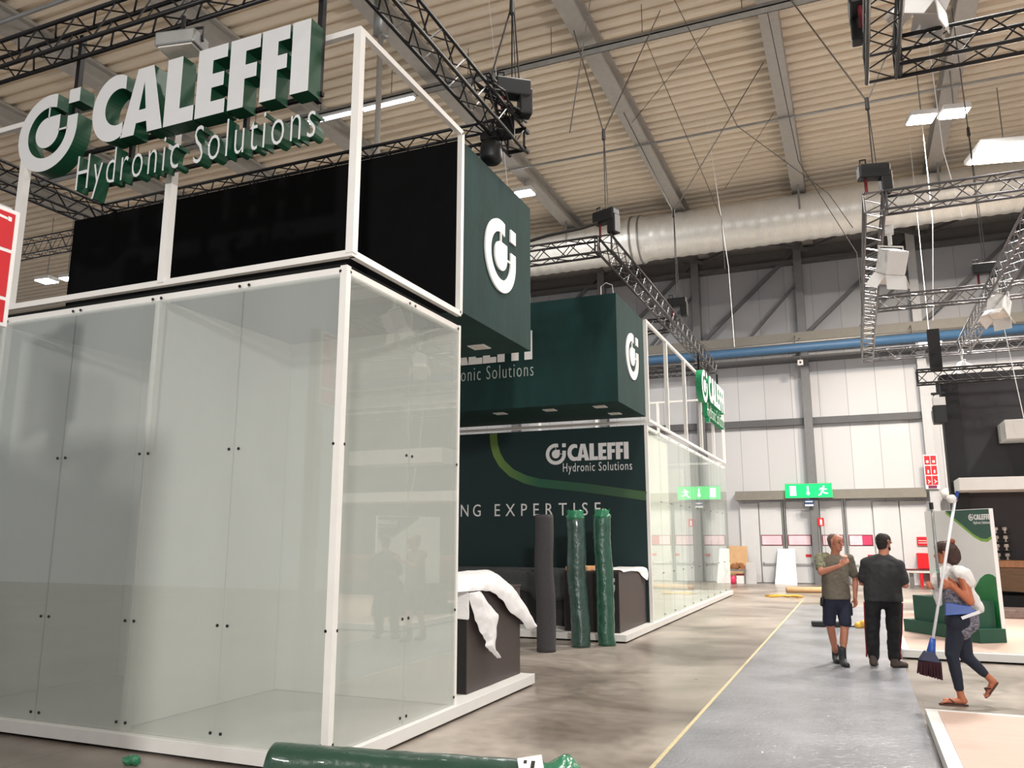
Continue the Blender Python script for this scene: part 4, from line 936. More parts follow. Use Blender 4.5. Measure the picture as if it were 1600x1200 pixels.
lt = (-s*.55+V((0, 0, .84))).normalized(); lu = lt.cross(d)
lb = MB().obox(b+lt*.152-d*.06, d*.075+lu*.02, lu*.075-d*.02, lt*.003).build('label', M['signwhite'], fr_)
MB().obox(b+lt*.156-d*.05, d*.012, lu*.04, lt*.002).obox(b+lt*.156-d*.1+lu*.03, d*.01, lu*.012, lt*.002).build('print', M['screw'], lb)
mb = MB(); mb.ell((-5.2, 4.9, .03), (.07, .05, .035)); mb.ell((-5.13, 4.88, .04), (.04, .04, .04))
tag(fuse(mb, 'film_scrap', M['filmgreen'], None, .012, 2, .012, 30), 'small crumpled green film scrap on the floor before the glass booth', 'scrap')

# ------------------------------------------------------------------ sign post at the left edge
ls = thing('fire_sign_post', 'tall red fire hose sign on a grey post at the left edge', 'sign', (-5.25, 3.4, 0))
MB().box(-5.30, -5.18, 3.35, 3.47, 0, 3.9).build('post', M['columnl'], ls)
MB().box(-5.17, -5.13, 2.85, 3.50, 3.06, 3.87).build('board', M['signwhite'], ls, bevel=.004)
SGX = -5.128
def syz(nm, loops, m, dd=.004): return flat_obj(nm, join_vf([curve_mesh([lp], dd) for lp in loops]), (SGX-.002, 2.85, 3.06), V((0, 1, 0)), V((0, 0, 1)), m, ls)
for z0, z1 in ((.53, .78), (.20, .505), (.025, .175)): syz('red_square', [[(.03, z0), (.615, z0), (.615, z1), (.03, z1)]], M['red'])
def ringlp(cx, cy, r, wdt, a0=0, a1=359): return arc(cx, cy, r, r, a0, a1, 30)+arc(cx, cy, r-wdt, r-wdt, a1, a0, 30)
syz('hose_symbol', [ringlp(.37, .62, .135, .022), ringlp(.37, .62, .085, .02), ringlp(.37, .62, .045, .04), [(.33, .765), (.56, .742), (.56, .725), (.33, .745)], [(.565, .752), (.59, .75), (.59, .72), (.565, .722)]], M['signwhite'], .007)
syz('flame_symbol', [[(.15, .26), (.3, .26), (.36, .36), (.3, .46), (.28, .38), (.2, .47), (.1, .36)], [(.38, .44), (.44, .40), (.43, .385), (.37, .42)]], M['signwhite'], .007)

# ------------------------------------------------------------------ green display panel with planter on the right
P0 = V((1.9, 14.62, .135)); U = V((.56, -.83, 0)).normalized(); NN = V((U.y, -U.x, 0))   # NN points to the aisle
dp = thing('display_panel', 'white and green printed display panel on the right platform', 'display', P0)
def PV(s, z, off=0.): return P0+U*s+NN*off+V((0, 0, z))
MB().obox(PV(-.73, 1.0, -.03), U*.74, NN*.03, (0, 0, 1.0)).build('panel', mat('panel_white', (226, 224, 222), .45, var=.02), dp, bevel=.003)
MB().obox(PV(.005, 1.0, -.03), U*.006, NN*.034, (0, 0, 1.0)).build('edge_strip', M['signwhite'], dp)
def pshape(nm, loops, m, dd): return flat_obj(nm, join_vf([curve_mesh([lp], dd) for lp in loops]), PV(0, 0, 0), U, V((0, 0, 1)), m, dp)
cv = [(-.95, 1.99), (-.6, 1.76), (-.36, 1.6), (-.22, 1.54), (-.1, 1.53), (0, 1.58)]
pshape('corner_print', [[(0, 1.99)]+cv], M['panelgreen'], .003)
pshape('lime_band', [cv+[(x, z-.045) for x, z in reversed(cv)]], M['lime'], .0025)
pshape('hill_print', [[(-1.46, .0), (-1.46, .5), (-1.1, .42), (-.82, .50), (-.62, .6), (-.45, .78), (-.33, .92), (-.22, .985), (-.14, 1.0), (-.06, .985), (0, .95), (0, 0)]], M['hill'], .003)
flat_obj('emblem', emblem_vf(.052, .002), PV(-.39, 1.87, .003), U, V((0, 0, 1)), M['signwhite'], dp)
flat_obj('wordmark', word_vf(.085, .002), PV(-.325, 1.83, .003), U, V((0, 0, 1)), M['signwhite'], dp)
flat_obj('tagline', text_mesh('Hydronic Solutions', .002), PV(-.345, 1.75, .003), U, V((0, 0, 1)), M['signwhite'], dp, fit=(.34, .06))
pb = thing('planter_box', 'long dark green stepped box at the foot of the display panel', 'planter', PV(-.7, 0, .2))
MB().obox(PV(-.77, .1, .24), U*.86, NN*.23, (0, 0, .1)).build('base', M['planter'], pb, bevel=.004)
MB().obox(PV(-.77, .4, .2), U*.72, NN*.16, (0, 0, .2)).build('box', M['planter'], pb, bevel=.004)

# ------------------------------------------------------------------ black booth on the right
bw = thing('black_booth_wall', 'tall black booth wall behind the display panel on the right', 'wall panel', (5, 20.6, 0))
MB().box(2.02, 9, 20.5, 20.7, 0, 5.35).build('wall_sheet', M['blackwall'], bw); MB().box(1.95, 2.3, 20.3, 20.75, 0, 5.3).build('end_pillar', M['blackdark'], bw)
tag(MB().box(1.76, 2.0, 19.9, 20.1, 5.38, 6.3).build('black_case', M['blackdark']), 'tall black case standing on the truss in front of the black booth', 'case')
cn = thing('canopy_slab', 'thick white canopy slab sticking out of the black booth wall', 'canopy', (4, 19.8, 2.7))
MB().box(2.02, 9, 19.3, 20.5, 2.66, 2.92).build('slab', M['white'], cn, bevel=.006)
hs = thing('hanging_slab', 'white hanging slab at the right edge against the black booth wall', 'panel', (4, 20, 3.8))
MB().box(3.0, 6, 19.5, 20.48, 3.72, 4.12).build('slab', M['white'], hs, bevel=.006)
sh = thing('timber_shelf', 'brown timber shelf on the black booth wall at the right edge', 'shelf', (4, 20.2, 1.1))
MB().box(2.6, 9, 19.9, 20.5, 1.08, 1.22).build('shelf_board', M['shelf'], sh, bevel=.004)
tu = thing('timber_counter', 'dark brown timber counter below the timber shelf', 'counter', (4, 19.9, 0))
MB().hexa([(2.62, 19.9, .6), (9, 19.9, .35), (9, 20.45, .35), (2.62, 20.45, .6), (2.62, 19.9, 1.07), (9, 19.9, 1.07), (9, 20.45, 1.07), (2.62, 20.45, 1.07)]).build('body', M['olive'], tu); MB().box(2.7, 9, 20.1, 20.4, 0, .5).build('plinth', M['blackdark'], tu)
bx = thing('stone_slab', 'grey mottled slab lying on the floor of the right platform', 'slab', (2.9, 19.2, .13))
MB().box(2.35, 3.4, 18.9, 19.6, .135, .3).build('slab', mat('mottled_stone', (140, 120, 112), .7, var=.3, scale=9), bx, bevel=.02)
kk = 0
for j, z in enumerate((1.78, 1.6, 1.42, 1.225)):
    rk = MB().box(2.64, 3.02, 20.36, 20.5, z-.015, z).build('glass_rack', M['blackdark']) if j < 3 else None
    if rk: tag(rk, ('topmost', 'middle', 'lowest')[j]+' small black rack board holding glasses on the black wall', 'rack')
    for i in range(2):
        g = thing('drinking_glass', ('left', 'right')[i]+' glass on the '+('topmost rack', 'middle rack', 'lowest rack', 'brown shelf')[j]+' of the black wall', 'glass', (2.74+.17*i, 20.42, z))
        x = 2.74+.17*i
        MB().loft([((x, 20.42, z), (1, 0, 0), (0, 1, 0), .045, .045), ((x, 20.42, z+.01), (1, 0, 0), (0, 1, 0), .02, .02), ((x, 20.42, z+.05), (1, 0, 0), (0, 1, 0), .016, .016), ((x, 20.42, z+.08), (1, 0, 0), (0, 1, 0), .05, .05), ((x, 20.42, z+.135), (1, 0, 0), (0, 1, 0), .042, .042)]).build('bowl', M['bottle'], g, smooth=True)


nb = thing('shade_panel', 'unseen white panel added to shade the left glass panes', 'wall panel', (-4, 1, 0))  # unseen panel, added to cast shade on the left glass panes
MB().box(-6.2, -2.3, .97, 1.03, .02, 3.4).build('panel', M['white'], nb); MB().box(-6.2, -2.3, .9, 1.1, 0, .03).build('foot', M['steel'], nb)
# ------------------------------------------------------------------ people
def hand(mb, wrist, dirv, palm_n, thumb_side, curl=.4, s=1., point=False):
    """palm, four bent fingers of unequal length and a thumb from the side of the palm"""
    w_, d = V(wrist), V(dirv).normalized(); nrm = V(palm_n); nrm = (nrm-d*nrm.dot(d)).normalized(); sd = d.cross(nrm)*thumb_side
    pc = w_+d*.085*s
    for i in range(4): mb.cap(w_+d*.015*s+sd*(.012*(1.5-i))*s, pc+sd*(.0195*(1.5-i))*s, .017*s, .0125*s, n=10)
    for i, L in enumerate((.068, .078, .072, .056)):
        b = pc+sd*(.0195*(1.5-i))*s; c = .08 if (point and i == 0) else curl
        d1 = (d*math.cos(c*.6)+nrm*math.sin(c*.6)+sd*(.06*(1.5-i))).normalized(); p1 = b+d1*L*.5*s
        d2 = (d*math.cos(c*1.7)+nrm*math.sin(c*1.7)).normalized(); p2 = p1+d2*L*.32*s
        d3 = (d*math.cos(c*2.5)+nrm*math.sin(c*2.5)).normalized(); p3 = p2+d3*L*.26*s
        mb.cap(b, p1, .0105*s, .0095*s, n=8); mb.cap(p1, p2, .0095*s, .0088*s, n=8); mb.cap(p2, p3, .0088*s, .0075*s, n=8)
    t0 = w_+d*.03*s+sd*.024*s; t1 = t0+(d*.5+sd*.75+nrm*.25).normalized()*.036*s; t2 = t1+(d*.85+sd*.3+nrm*.45).normalized()*.034*s
    mb.cap(t0, t1, .0135*s, .0115*s, n=8); mb.cap(t1, t2, .0115*s, .009*s, n=8)
def head(mb, c, f, upv, s=1.):
    """skull, jaw, nose, brow and ears; c = centre of the head, f = where the face looks"""
    c, f, u = V(c), V(f).normalized(), V(upv).normalized(); f = (f-u*f.dot(u)).normalized(); r = f.cross(u)
    mb.cap(c-f*.03*s+u*.035*s, c+f*.022*s+u*.03*s, .082*s, .078*s, flat=r, k=.92)
    mb.cap(c+f*.03*s-u*.03*s, c+f*.045*s-u*.085*s, .062*s, .04*s, flat=r, k=1.05)
    mb.cap(c-f*.035*s-u*.02*s, c-f*.02*s-u*.09*s, .066*s, .056*s)
    mb.cap(c+f*.09*s+u*.012*s, c+f*.112*s-u*.03*s, .010*s, .016*s, n=8)
    mb.cap(c+f*.084*s+u*.026*s+r*.035*s, c+f*.084*s+u*.026*s-r*.035*s, .012*s, .012*s, n=8)
    mb.cap(c+f*.086*s-u*.085*s, c+f*.084*s-u*.095*s, .018*s, .016*s, n=8)
    for sg in (-1, 1): mb.cap(c+r*sg*.078*s+u*.02*s-f*.01*s, c+r*sg*.079*s-u*.025*s-f*.005*s, .018*s, .012*s, flat=r, k=.45, n=8)
    return f, u, r
def torso(mb, s_, f_, rows): mb.loft([(c, s_, f_, a, b) for c, a, b in rows])
def face(t, c, f, u, r, s=1.):
    c = V(c); e = MB()
    for sg in (-1, 1): e.ell(c+f*.083*s+u*.004*s+r*sg*.032*s, (.011*s,)*3, 8)
    e.build('eyes', M['eye'], t, smooth=True)
    MB().cap(c+f*.093*s-u*.058*s+r*.022*s, c+f*.093*s-u*.058*s-r*.022*s, .006*s, .006*s, n=8).build('mouth', M['lip'], t, smooth=True)
    b = MB()
    for sg in (-1, 1): b.cap(c+f*.094*s+u*.034*s+r*sg*.018*s, c+f*.086*s+u*.034*s+r*sg*.05*s, .005*s, .004*s, n=6)
    b.build('eyebrows', M['hairdark'], t, smooth=True)
def boot(name, t, ankle, heel, toe, m, w_=.047, top=.13, sole=None):
    a, h, o = V(ankle), V(heel), V(toe); mb = MB()
    mb.cap(a+V((0, 0, top-.04)), h+V((0, 0, .055))+(o-h)*.12, .054, .05); mb.cap(h+V((0, 0, .04))+(o-h)*.08, o+V((0, 0, .034))-(o-h)*.16, w_, w_*.85); mb.cap(h+V((0, 0, .075))+(o-h)*.2, o+V((0, 0, .045))-(o-h)*.3, w_*.9, w_*.7)
    for v in mb.bm.verts: v.co.z = max(v.co.z, .0135)
    b = fuse(mb, name, m, t, .010, 3)
    d = (o-h).normalized(); s = V((-d.y, d.x, 0)); sm = MB(); ring0, ring1 = [], []
    for i in range(20):
        q = 2*PI*i/20; L = (o-h).length/2+.005; p = (h+o)/2+d*math.cos(q)*L+s*math.sin(q)*w_*(1.0+.12*math.cos(q)); ring0.append(sm.bm.verts.new((p.x, p.y, .0065))); ring1.append(sm.bm.verts.new((p.x, p.y, .024)))
    sm.skin([ring0, ring1]); sm.build('sole', sole or M['motor'], b)
    return b

# ---- the man in shorts, pointing
f1 = V((.62, -.78, 0)); s1 = V((.78, .62, 0))
p1 = thing('person', 'man with cropped grey hair in olive tee and navy shorts, pointing across his chest', 'person', (-.35, 12.3, .006))
RS, LS = V((-.52, 12.20, 1.40)), V((-.155, 12.44, 1.39)); RE, RW = V((-.50, 11.97, 1.225)), V((-.262, 11.90, 1.315)); LE, LW = V((-.085, 12.47, 1.12)), V((-.105, 12.39, .875))
PC, CC, NK, HC = V((-.35, 12.32, .93)), V((-.335, 12.325, 1.26)), V((-.325, 12.315, 1.475)), V((-.295, 12.275, 1.622))
RH, RK, RA = V((-.425, 12.28, .9)), V((-.445, 12.29, .49)), V((-.405, 12.46, .11)); LH, LK, LA = V((-.265, 12.37, .9)), V((-.265, 12.24, .49)), V((-.315, 12.17, .11))
mb = MB(); hf, hu, hr = head(mb, HC, (.75, -.62, -.1), (.05, -.05, 1))
mb.cap(NK-V((0, 0, .04)), HC-V((0, 0, .06)), .062, .058); mb.cap(PC, CC, .13, .15, flat=f1, k=.75); mb.cap(CC, NK-V((0, 0, .08)), .15, .09, flat=f1, k=.7); mb.cap(RS, LS, .062, .062)
for a, b, c in ((RS, RE, RW), (LS, LE, LW)): mb.cap(a, b, .056, .042); mb.cap(b, c, .044, .027); mb.cap(b+(c-b)*.12, b+(c-b)*.45, .043, .038)
for a, b, c in ((RH, RK, RA), (LH, LK, LA)): mb.cap(a, b, .085, .056); mb.cap(b, c, .056, .036); mb.cap(b+(c-b)*.15, b+(c-b)*.5, .056, .05, n=12)
mb.cap(RH, LH, .09, .09)
hand(mb, RW, V((.5, -.12, .42)), V((.25, .8, -.2)), 1, .5, .95, True); hand(mb, LW, V((.02, -.25, -.95)), V((-.7, -.6, 0)), 1, .45, .95)
fuse(mb, 'body', M['skin'], p1, .0065, 3); face(p1, HC, hf, hu, hr)
mb = MB(); mb.cap(HC-hf*.046+hu*.034, HC-hf*.02+hu*.038, .086, .078, flat=hr, k=.93); mb.cap(HC-hf*.05-hu*.02, HC-hf*.04-hu*.05, .072, .06)
fuse(mb, 'hair', M['hairgrey'], p1, .008, 3)
mb = MB(); torso(mb, s1, f1, [(PC+V((.01, 0, -.075)), .205, .15), (PC+V((.005, 0, .05)), .198, .148), (PC.lerp(CC, .55), .192, .14), (CC, .20, .135), (CC+V((0, 0, .1)), .195, .12), (NK-V((0, 0, .065)), .13, .09), (NK-V((0, 0, .02)), .072, .068)]); mb.cap(RS-V((0, 0, .015)), LS-V((0, 0, .015)), .07, .07)
mb.cap(LS, LS+(LE-LS)*.72, .077, .068)
tee = fuse(mb, 'tee_shirt', M['teeshirt'], p1, .011, 5, .012, 9)
mb = MB(); mb.cap(RS, RS+(RE-RS)*.62, .079, .07); mb.cap(RS+V((.04, .02, .03)), RS+V((.08, .05, .035)), .06, .055)
fuse(mb, 'shoulder_patch', M['camo'], tee, .011, 3, .008, 9)
mb = MB(); mb.cap(PC-V((0, 0, .07)), PC-V((0, 0, .02)), .17, .15, flat=f1, k=.74)
for a, b in ((RH, RK), (LH, LK)): mb.cap(a-V((0, 0, .02)), b+V((0, 0, .06))+s1*(.016 if a is LH else -.016), .106, .084)
for v in mb.bm.verts: v.co.z = max(v.co.z, .5)
sh_ = fuse(mb, 'shorts', M['shorts'], p1, .011, 3, .008, 11)
MB().obox(LH+V((.105, -.01, -.18)), (.012, 0, 0), (0, .06, 0), (0, 0, .08)).build('pocket', M['shorts'], sh_, bevel=.012)
fuse(MB().cap(V((-.52, 12.2, .86)), V((-.535, 12.2, .78)), .03, .022), 'belt_pouch', M['motor'], p1, .01, 2)
boot('boot', p1, RA+V((0, 0, .0)), (-.415, 12.50, 0), (-.375, 12.25, 0), M['boot']); boot('boot', p1, LA, (-.325, 12.21, 0), (-.255, 11.96, 0), M['boot'])

# ---- the man seen from behind
f2 = V((.15, .98, 0))
p2 = thing('person', 'bearded dark-haired man in charcoal tee and black trousers seen from behind', 'person', (.22, 12.3, .006))
LS, RS = V((.075, 12.30, 1.345)), V((.465, 12.26, 1.33)); LE, LW = V((.005, 12.36, 1.09)), V((.14, 12.62, 1.14)); RE, RW = V((.525, 12.30, 1.07)), V((.44, 12.58, 1.13))
PC, CC, NK, HC = V((.245, 12.29, .93)), V((.26, 12.29, 1.22)), V((.29, 12.32, 1.455)), V((.312, 12.36, 1.618))
LH, LK, LA = V((.125, 12.3, .88)), V((.085, 12.31, .48)), V((.065, 12.34, .11)); RH, RK, RA = V((.355, 12.28, .88)), V((.345, 12.27, .48)), V((.315, 12.25, .11))
mb = MB(); hf, hu, hr = head(mb, HC, (.62, .76, -.28), (.1, .12, 1), 1.03)
mb.cap(NK-V((0, 0, .05)), HC-V((0, 0, .05)), .072, .066); mb.cap(PC, CC, .15, .16, flat=f2, k=.75); mb.cap(CC, NK-V((0, 0, .08)), .16, .1, flat=f2, k=.7); mb.cap(LS-V((0, 0, .02)), RS-V((0, 0, .02)), .052, .052)
for a, b, c in ((RS, RE, RW), (LS, LE, LW)): mb.cap(a, b, .064, .05); mb.cap(b, c, .052, .031); mb.cap(b+(c-b)*.1, b+(c-b)*.45, .051, .044)
for a, b, c in ((RH, RK, RA), (LH, LK, LA)): mb.cap(a, b, .09, .06); mb.cap(b, c, .058, .04)
mb.cap(LH, RH, .1, .1)
hand(mb, LW, V((.5, .7, .1)), V((0, .1, 1)), 1, .6); hand(mb, RW, V((-.55, .6, .1)), V((0, .1, 1)), -1, .6)
fuse(mb, 'body', M['skin'], p2, .0065, 3); face(p2, HC, hf, hu, hr, 1.03)
mb = MB(); mb.cap(HC-hf*.038+hu*.038, HC+hf*.018+hu*.045, .090, .082, flat=hr, k=.93); mb.cap(HC-hf*.045-hu*.015, HC-hf*.035-hu*.055, .078, .066)
fuse(mb, 'hair', M['hairdark'], p2, .008, 3)
fuse(MB().cap(HC+hf*.05-hu*.075+hr*.03, HC+hf*.05-hu*.075-hr*.03, .036, .036).cap(HC+hf*.02-hu*.07+hr*.06, HC+hf*.07-hu*.09, .02, .022).cap(HC+hf*.02-hu*.07-hr*.06, HC+hf*.07-hu*.09, .02, .022), 'beard', M['hairdark'], p2, .007, 2)
MB().path([HC-hf*.02+hr*.092+hu*.012, HC+hf*.09+hr*.06+hu*.012, HC+hf*.105+hr*.03+hu*.012], .004).path([HC-hf*.02-hr*.092+hu*.012, HC+hf*.09-hr*.06+hu*.012, HC+hf*.105-hr*.03+hu*.012], .004).build('glasses', M['motor'], p2)
mb = MB(); s2 = V((.98, -.15, 0)); torso(mb, s2, f2, [(PC-V((0, 0, .085)), .245, .175), (PC+V((0, 0, .06)), .24, .175), (PC.lerp(CC, .6), .235, .168), (CC+V((0, 0, .03)), .232, .155), (CC+V((.01, 0, .12)), .205, .13), (NK-V((0, 0, .06)), .135, .1), (NK-V((0, 0, .01)), .084, .078)])
mb.cap(LS-V((0, 0, .01)), NK-V((0, 0, .06)), .086, .086); mb.cap(RS-V((0, 0, .01)), NK-V((0, 0, .06)), .086, .086)
mb.cap(LS-V((0, 0, .02)), LS+(LE-LS)*.78, .086, .08); mb.cap(RS-V((0, 0, .02)), RS+(RE-RS)*.78, .086, .08)
fuse(mb, 'tee_shirt', M['blacktee'], p2, .011, 9, .012, 8)
mb = MB(); mb.cap(PC-V((.06, 0, .06)), PC+V((.06, 0, -.06)), .14, .14, flat=f2, k=.95)
for a, b, c in ((RH, RK, RA), (LH, LK, LA)): mb.cap(a, b, .122, .092); mb.cap(b, c+V((0, 0, .02)), .09, .074); mb.cap(c+V((0, 0, .06)), c+V((0, 0, .02)), .078, .07)
tr_ = fuse(mb, 'trousers', M['blackpants'], p2, .011, 3, .014, 8)
for sg, (a, b, c) in ((1, (RH, RK, RA)), (-1, (LH, LK, LA))):
    MB().path([a+V((sg*.118, -.01, -.05)), b+V((sg*.092, -.01, 0)), c+V((sg*.076, -.01, .08)), c+V((sg*.082, -.015, 0))], .012, 6).build('side_trim', M['redtrim'], tr_, smooth=True)
boot('boot', p2, LA, (.055, 12.26, 0), (.085, 12.52, 0), M['bootbrown'], .05); boot('boot', p2, RA, (.295, 12.2, 0), (.47, 12.33, 0), M['bootbrown'], .05)
ph = thing('mobile_phone', 'dark phone held in front of the man seen from behind', 'phone', (.29, 12.72, 1.17))
MB().obox((.29, 12.715, 1.175), (.07, 0, 0), (0, .03, .012), (0, -.002, .005)).build('case', M['motor'], ph, bevel=.003)

# ---- the woman walking with the broom
f3 = V((-1, 0, 0))
p3 = thing('person', 'woman in white overshirt and navy leggings walking left with a broom', 'person', (.85, 9.87, .0))
LS, RS = V((.955, 9.70, 1.305)), V((.86, 10.02, 1.30)); LE, LW = V((1.0, 9.66, 1.045)), V((.845, 9.59, 1.205)); RE, RW = V((.86, 10.08, 1.05)), V((.72, 9.90, 1.16))
PC, CC, NK, HC = V((.90, 9.87, .88)), V((.90, 9.87, 1.16)), V((.865, 9.87, 1.39)), V((.835, 9.87, 1.525))
LH, LK, LA = V((.88, 9.79, .84)), V((.80, 9.80, .50)), V((.845, 9.80, .10)); RH, RK, RA = V((.90, 9.95, .84)), V((.945, 9.95, .47)), V((1.125, 9.95, .275))
mb = MB(); hf, hu, hr = head(mb, HC, (-.93, .35, -.25), (-.08, 0, 1), .95)
mb.cap(NK-V((0, 0, .05)), HC-V((0, 0, .05)), .052, .05); mb.cap(PC, CC, .125, .13, flat=f3, k=.78); mb.cap(CC, NK-V((0, 0, .08)), .13, .08, flat=f3, k=.75); mb.cap(LS, RS, .052, .052)
for a, b, c in ((RS, RE, RW), (LS, LE, LW)): mb.cap(a, b, .054, .042); mb.cap(b, c, .044, .027); mb.cap(b+(c-b)*.1, b+(c-b)*.45, .043, .037)
for a, b, c in ((RH, RK, RA), (LH, LK, LA)): mb.cap(a, b, .09, .058); mb.cap(b, c, .056, .034); mb.cap(b+(c-b)*.15, b+(c-b)*.5, .055, .048)
mb.cap(LH, RH, .1, .1)
hand(mb, LW, V((-.75, .1, .28)), V((.1, .95, .0)), 1, .95, .95); hand(mb, RW, V((-.3, -.55, .2)), V((-.9, .3, 0)), -1, .85, .95)
# feet: one flat on the ground, one lifted with the toes down
mb.cap(LA, V((.862, 9.80, .052)), .036, .036); mb.cap(V((.868, 9.80, .05)), V((.70, 9.79, .040)), .034, .026); 
for i in range(5): mb.cap(V((.70, 9.765+.016*i, .034)), V((.665+.008*i, 9.755+.02*i, .03)), .014, .010, n=8)
mb.cap(RA, V((1.165, 9.95, .235)), .035, .036); mb.cap(V((1.165, 9.95, .235)), V((1.105, 9.95, .105)), .034, .026)
for i in range(5): mb.cap(V((1.105, 9.918+.016*i, .105)), V((1.075, 9.912+.018*i, .082+.003*i)), .014, .010, n=8)
for v in mb.bm.verts: v.co.z = max(v.co.z, .02)
fuse(mb, 'body', M['skintan'], p3, .0065, 3); face(p3, HC, hf, hu, hr, .95)
mb = MB(); mb.cap(HC-hf*.035+hu*.035, HC+hf*.02+hu*.05, .090, .080, flat=hr, k=.98); mb.cap(HC-hf*.055+hu*.02, HC-hf*.06-hu*.07, .084, .07); mb.cap(HC-hf*.09+hu*.0, HC-hf*.10-hu*.05, .06, .05)
hr_ = fuse(mb, 'hair', M['hairbrown'], p3, .008, 3, .004, 40)
fuse(MB().cap(HC-hf*.06+hu*.105, HC-hf*.085+hu*.115, .035, .034), 'hair_bun', mat('auburn_hair', (136, 74, 50), .7), hr_, .008, 3, .003, 40)
mb = MB(); mb.cap(LS+V((-.02, .02, .02)), RS+V((0, -.02, .02)), .078, .074); mb.cap(CC+V((.03, 0, .12)), V((1.0, 9.88, 1.02)), .13, .12, flat=f3, k=.62); mb.cap(V((1.0, 9.80, 1.15)), V((1.09, 9.80, .97)), .075, .05, flat=(0, 1, 0), k=1.3); mb.cap(V((1.02, 9.9, 1.1)), V((1.08, 9.92, .95)), .07, .05)
mb.cap(NK-V((.03, 0, .03)), V((.74, 9.86, 1.22)), .075, .08); mb.cap(V((.74, 9.90, 1.24)), V((.74, 9.92, 1.0)), .075, .04); mb.cap(LS+V((.02, 0, .0)), LS+V((.045, 0, -.06)), .074, .07)
fuse(mb, 'overshirt', M['vest'], p3, .011, 3, .016, 9)
mb = MB(); mb.cap(V((.90, 9.87, .80)), V((.885, 9.87, 1.06)), .165, .145, flat=f3, k=.8); mb.cap(V((.96, 9.87, .84)), V((.96, 9.87, .9)), .14, .13)
fuse(mb, 'tunic', M['pattern'], p3, .011, 3, .01, 9)
mb = MB(); mb.cap(LH, RH, .125, .125); mb.cap(V((.95, 9.87, .80)), V((.95, 9.87, .82)), .11, .11)
for a, b, c in ((RH, RK, RA), (LH, LK, LA)): mb.cap(a, b, .105, .068); mb.cap(b, b+(c-b)*.82, .066, .046); mb.cap(b+(c-b)*.15, b+(c-b)*.5, .064, .055)
fuse(mb, 'leggings', M['leggings'], p3, .011, 3, .005, 12)
def flipflop(h, o, z0, z1):
    d = (V(o)-V(h)).normalized(); s_ = V((0, 1, 0)); mid = (V(h)+V(o))/2
    nz = d.cross(s_); t = MB(); r0, r1 = [], []
    for i in range(20):
        q = 2*PI*i/20; p = mid+d*math.cos(q)*(V(o)-V(h)).length/2+s_*math.sin(q)*(.043+.006*math.cos(q)); r0.append(t.bm.verts.new(p)); r1.append(t.bm.verts.new(p-nz*.016 if nz.z < 0 else p+nz*.016))
    t.skin([r0, r1]); fl = t.build('flip_flop', M['flipflop'], p3)
    k = -nz if nz.z < 0 else nz
    a = V(o)-d*.06+k*.035; b1 = mid+s_*.04+k*.03-d*.01; b2 = mid-s_*.04+k*.03-d*.01; m1 = mid+d*.03+k*.062
    MB().path([b1, m1+s_*.02, a], .008).path([b2, m1-s_*.02, a], .008).build('strap', M['flipflop'], fl)
flipflop((.905, 9.80, .0), (.635, 9.79, .0), 0, 0); flipflop((1.215, 9.95, .225), (1.085, 9.95, .062), 0, 0)

br_ = thing('broom', 'white broom with blue collar and dark bristles carried by the walking woman', 'broom', (.6, 9.55, .3))
MB().tube((.95, 9.60, 2.06), (.615, 9.52, .66), .0145, 12).build('handle', M['pole'], br_, smooth=True)
MB().tube((.62, 9.522, .68), (.575, 9.51, .48), .026, 12, .05).build('collar', M['blue'], br_, smooth=True)
MB().hexa([(.47, 9.44, .47), (.67, 9.44, .45), (.67, 9.58, .45), (.47, 9.58, .47), (.53, 9.47, .56), (.62, 9.47, .55), (.62, 9.55, .55), (.53, 9.55, .56)]).build('block', M['darkblue'], br_, bevel=.008)
mb = MB()
for i in range(14):
    for j in range(4):
        x = .475+.0145*i; y = 9.455+.036*j; mb.tube((x, y, .46), (x*1.06-.045+rnd.uniform(-.01, .01), y+rnd.uniform(-.015, .015), .335-.0035*i), .009, 5, .006)
mb.build('bristles', M['bristle'], br_)
mp = thing('mop', 'grey mop pole with white and blue head held up by the walking woman', 'mop', (.72, 9.62, 1.2))
MB().tube((.735, 9.68, 1.17), (.74, 9.70, 2.04), .015, 12).build('handle', M['polegrey'], mp, smooth=True)
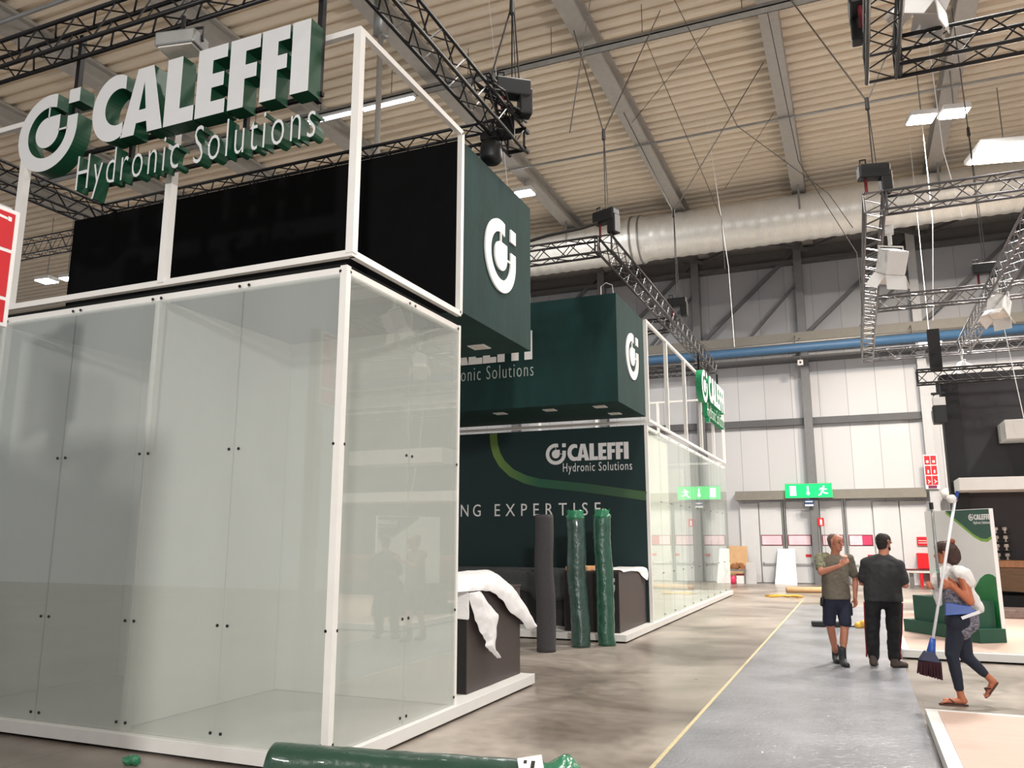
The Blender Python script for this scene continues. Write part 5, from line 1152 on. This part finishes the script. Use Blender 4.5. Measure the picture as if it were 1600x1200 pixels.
MB().tube((.735, 9.699, 1.98), (.735, 9.70, 2.05), .02, 10).build('grip', M['motor'], mp)
MB().box(.722, .752, 9.67, 9.70, 1.3, 1.36).build('clip', M['filmgreen'], mp)
mh = MB(); mh.ell((.925, 9.61, 2.08), (.055, .05, .045)); 
dw = thing('duster', 'white domed duster head with blue tip above the walking woman', 'duster', (.93, 9.6, 2.08))
fuse(mh, 'duster_head', M['vest'], dw, .01, 2, .004, 40); MB().tube((.96, 9.60, 2.08), (.985, 9.595, 2.16), .016, 10).tube((.955, 9.601, 2.065), (.96, 9.60, 2.09), .02, 10).build('tip', M['blue'], dw)
dpn = thing('dustpan', 'blue dustpan with a white lip under the arm of the walking woman', 'dustpan', (.95, 9.65, .95))
MB().hexa([(.76, 9.62, .90), (1.06, 9.62, .93), (1.06, 9.70, .93), (.76, 9.70, .90), (.77, 9.63, 1.03), (1.0, 9.63, 1.0), (1.0, 9.69, 1.0), (.77, 9.69, 1.03)]).build('pan', M['blue'], dpn, bevel=.006)
MB().obox((.99, 9.615, .915), (.085, 0, .035), (0, .005, 0), (-.006, 0, .014)).build('lip', M['pole'], dpn)


GROUPS = {'lighting_truss': 'lighting trusses', 'chain_hoist': 'chain hoists', 'spotlight': 'white spotlights', 'high_bay_lamp': 'bright ceiling lamps', 'drinking_glass': 'glasses on the black wall',
          'glass_rack': 'racks on the black wall', 'carpet_roll': 'carpet rolls', 'counter': 'brown counters', 'booth_platform': 'booth platforms', 'stand_platform': 'right hand platforms', 'fabric_cube': 'green hanging cubes',
          'hanging_sign': 'hanging letter signs', 'box_frame': 'white box frames', 'glass_partition': 'glass booth walls', 'sling_wire': 'roof wires and slings', 'sling': 'hoist slings', 'partition_wall': 'inner booth walls', 'plastic_sheet': 'white sheets on counters',
          'person': 'people in the aisle', 'floodlight': 'small floodlights', 'conduit': 'conduits'}
for o in COL.objects:
    if o.parent is None and o.get('label') and o.get('kind') is None and o.name.split('.')[0] in GROUPS: o['group'] = GROUPS[o.name.split('.')[0]]
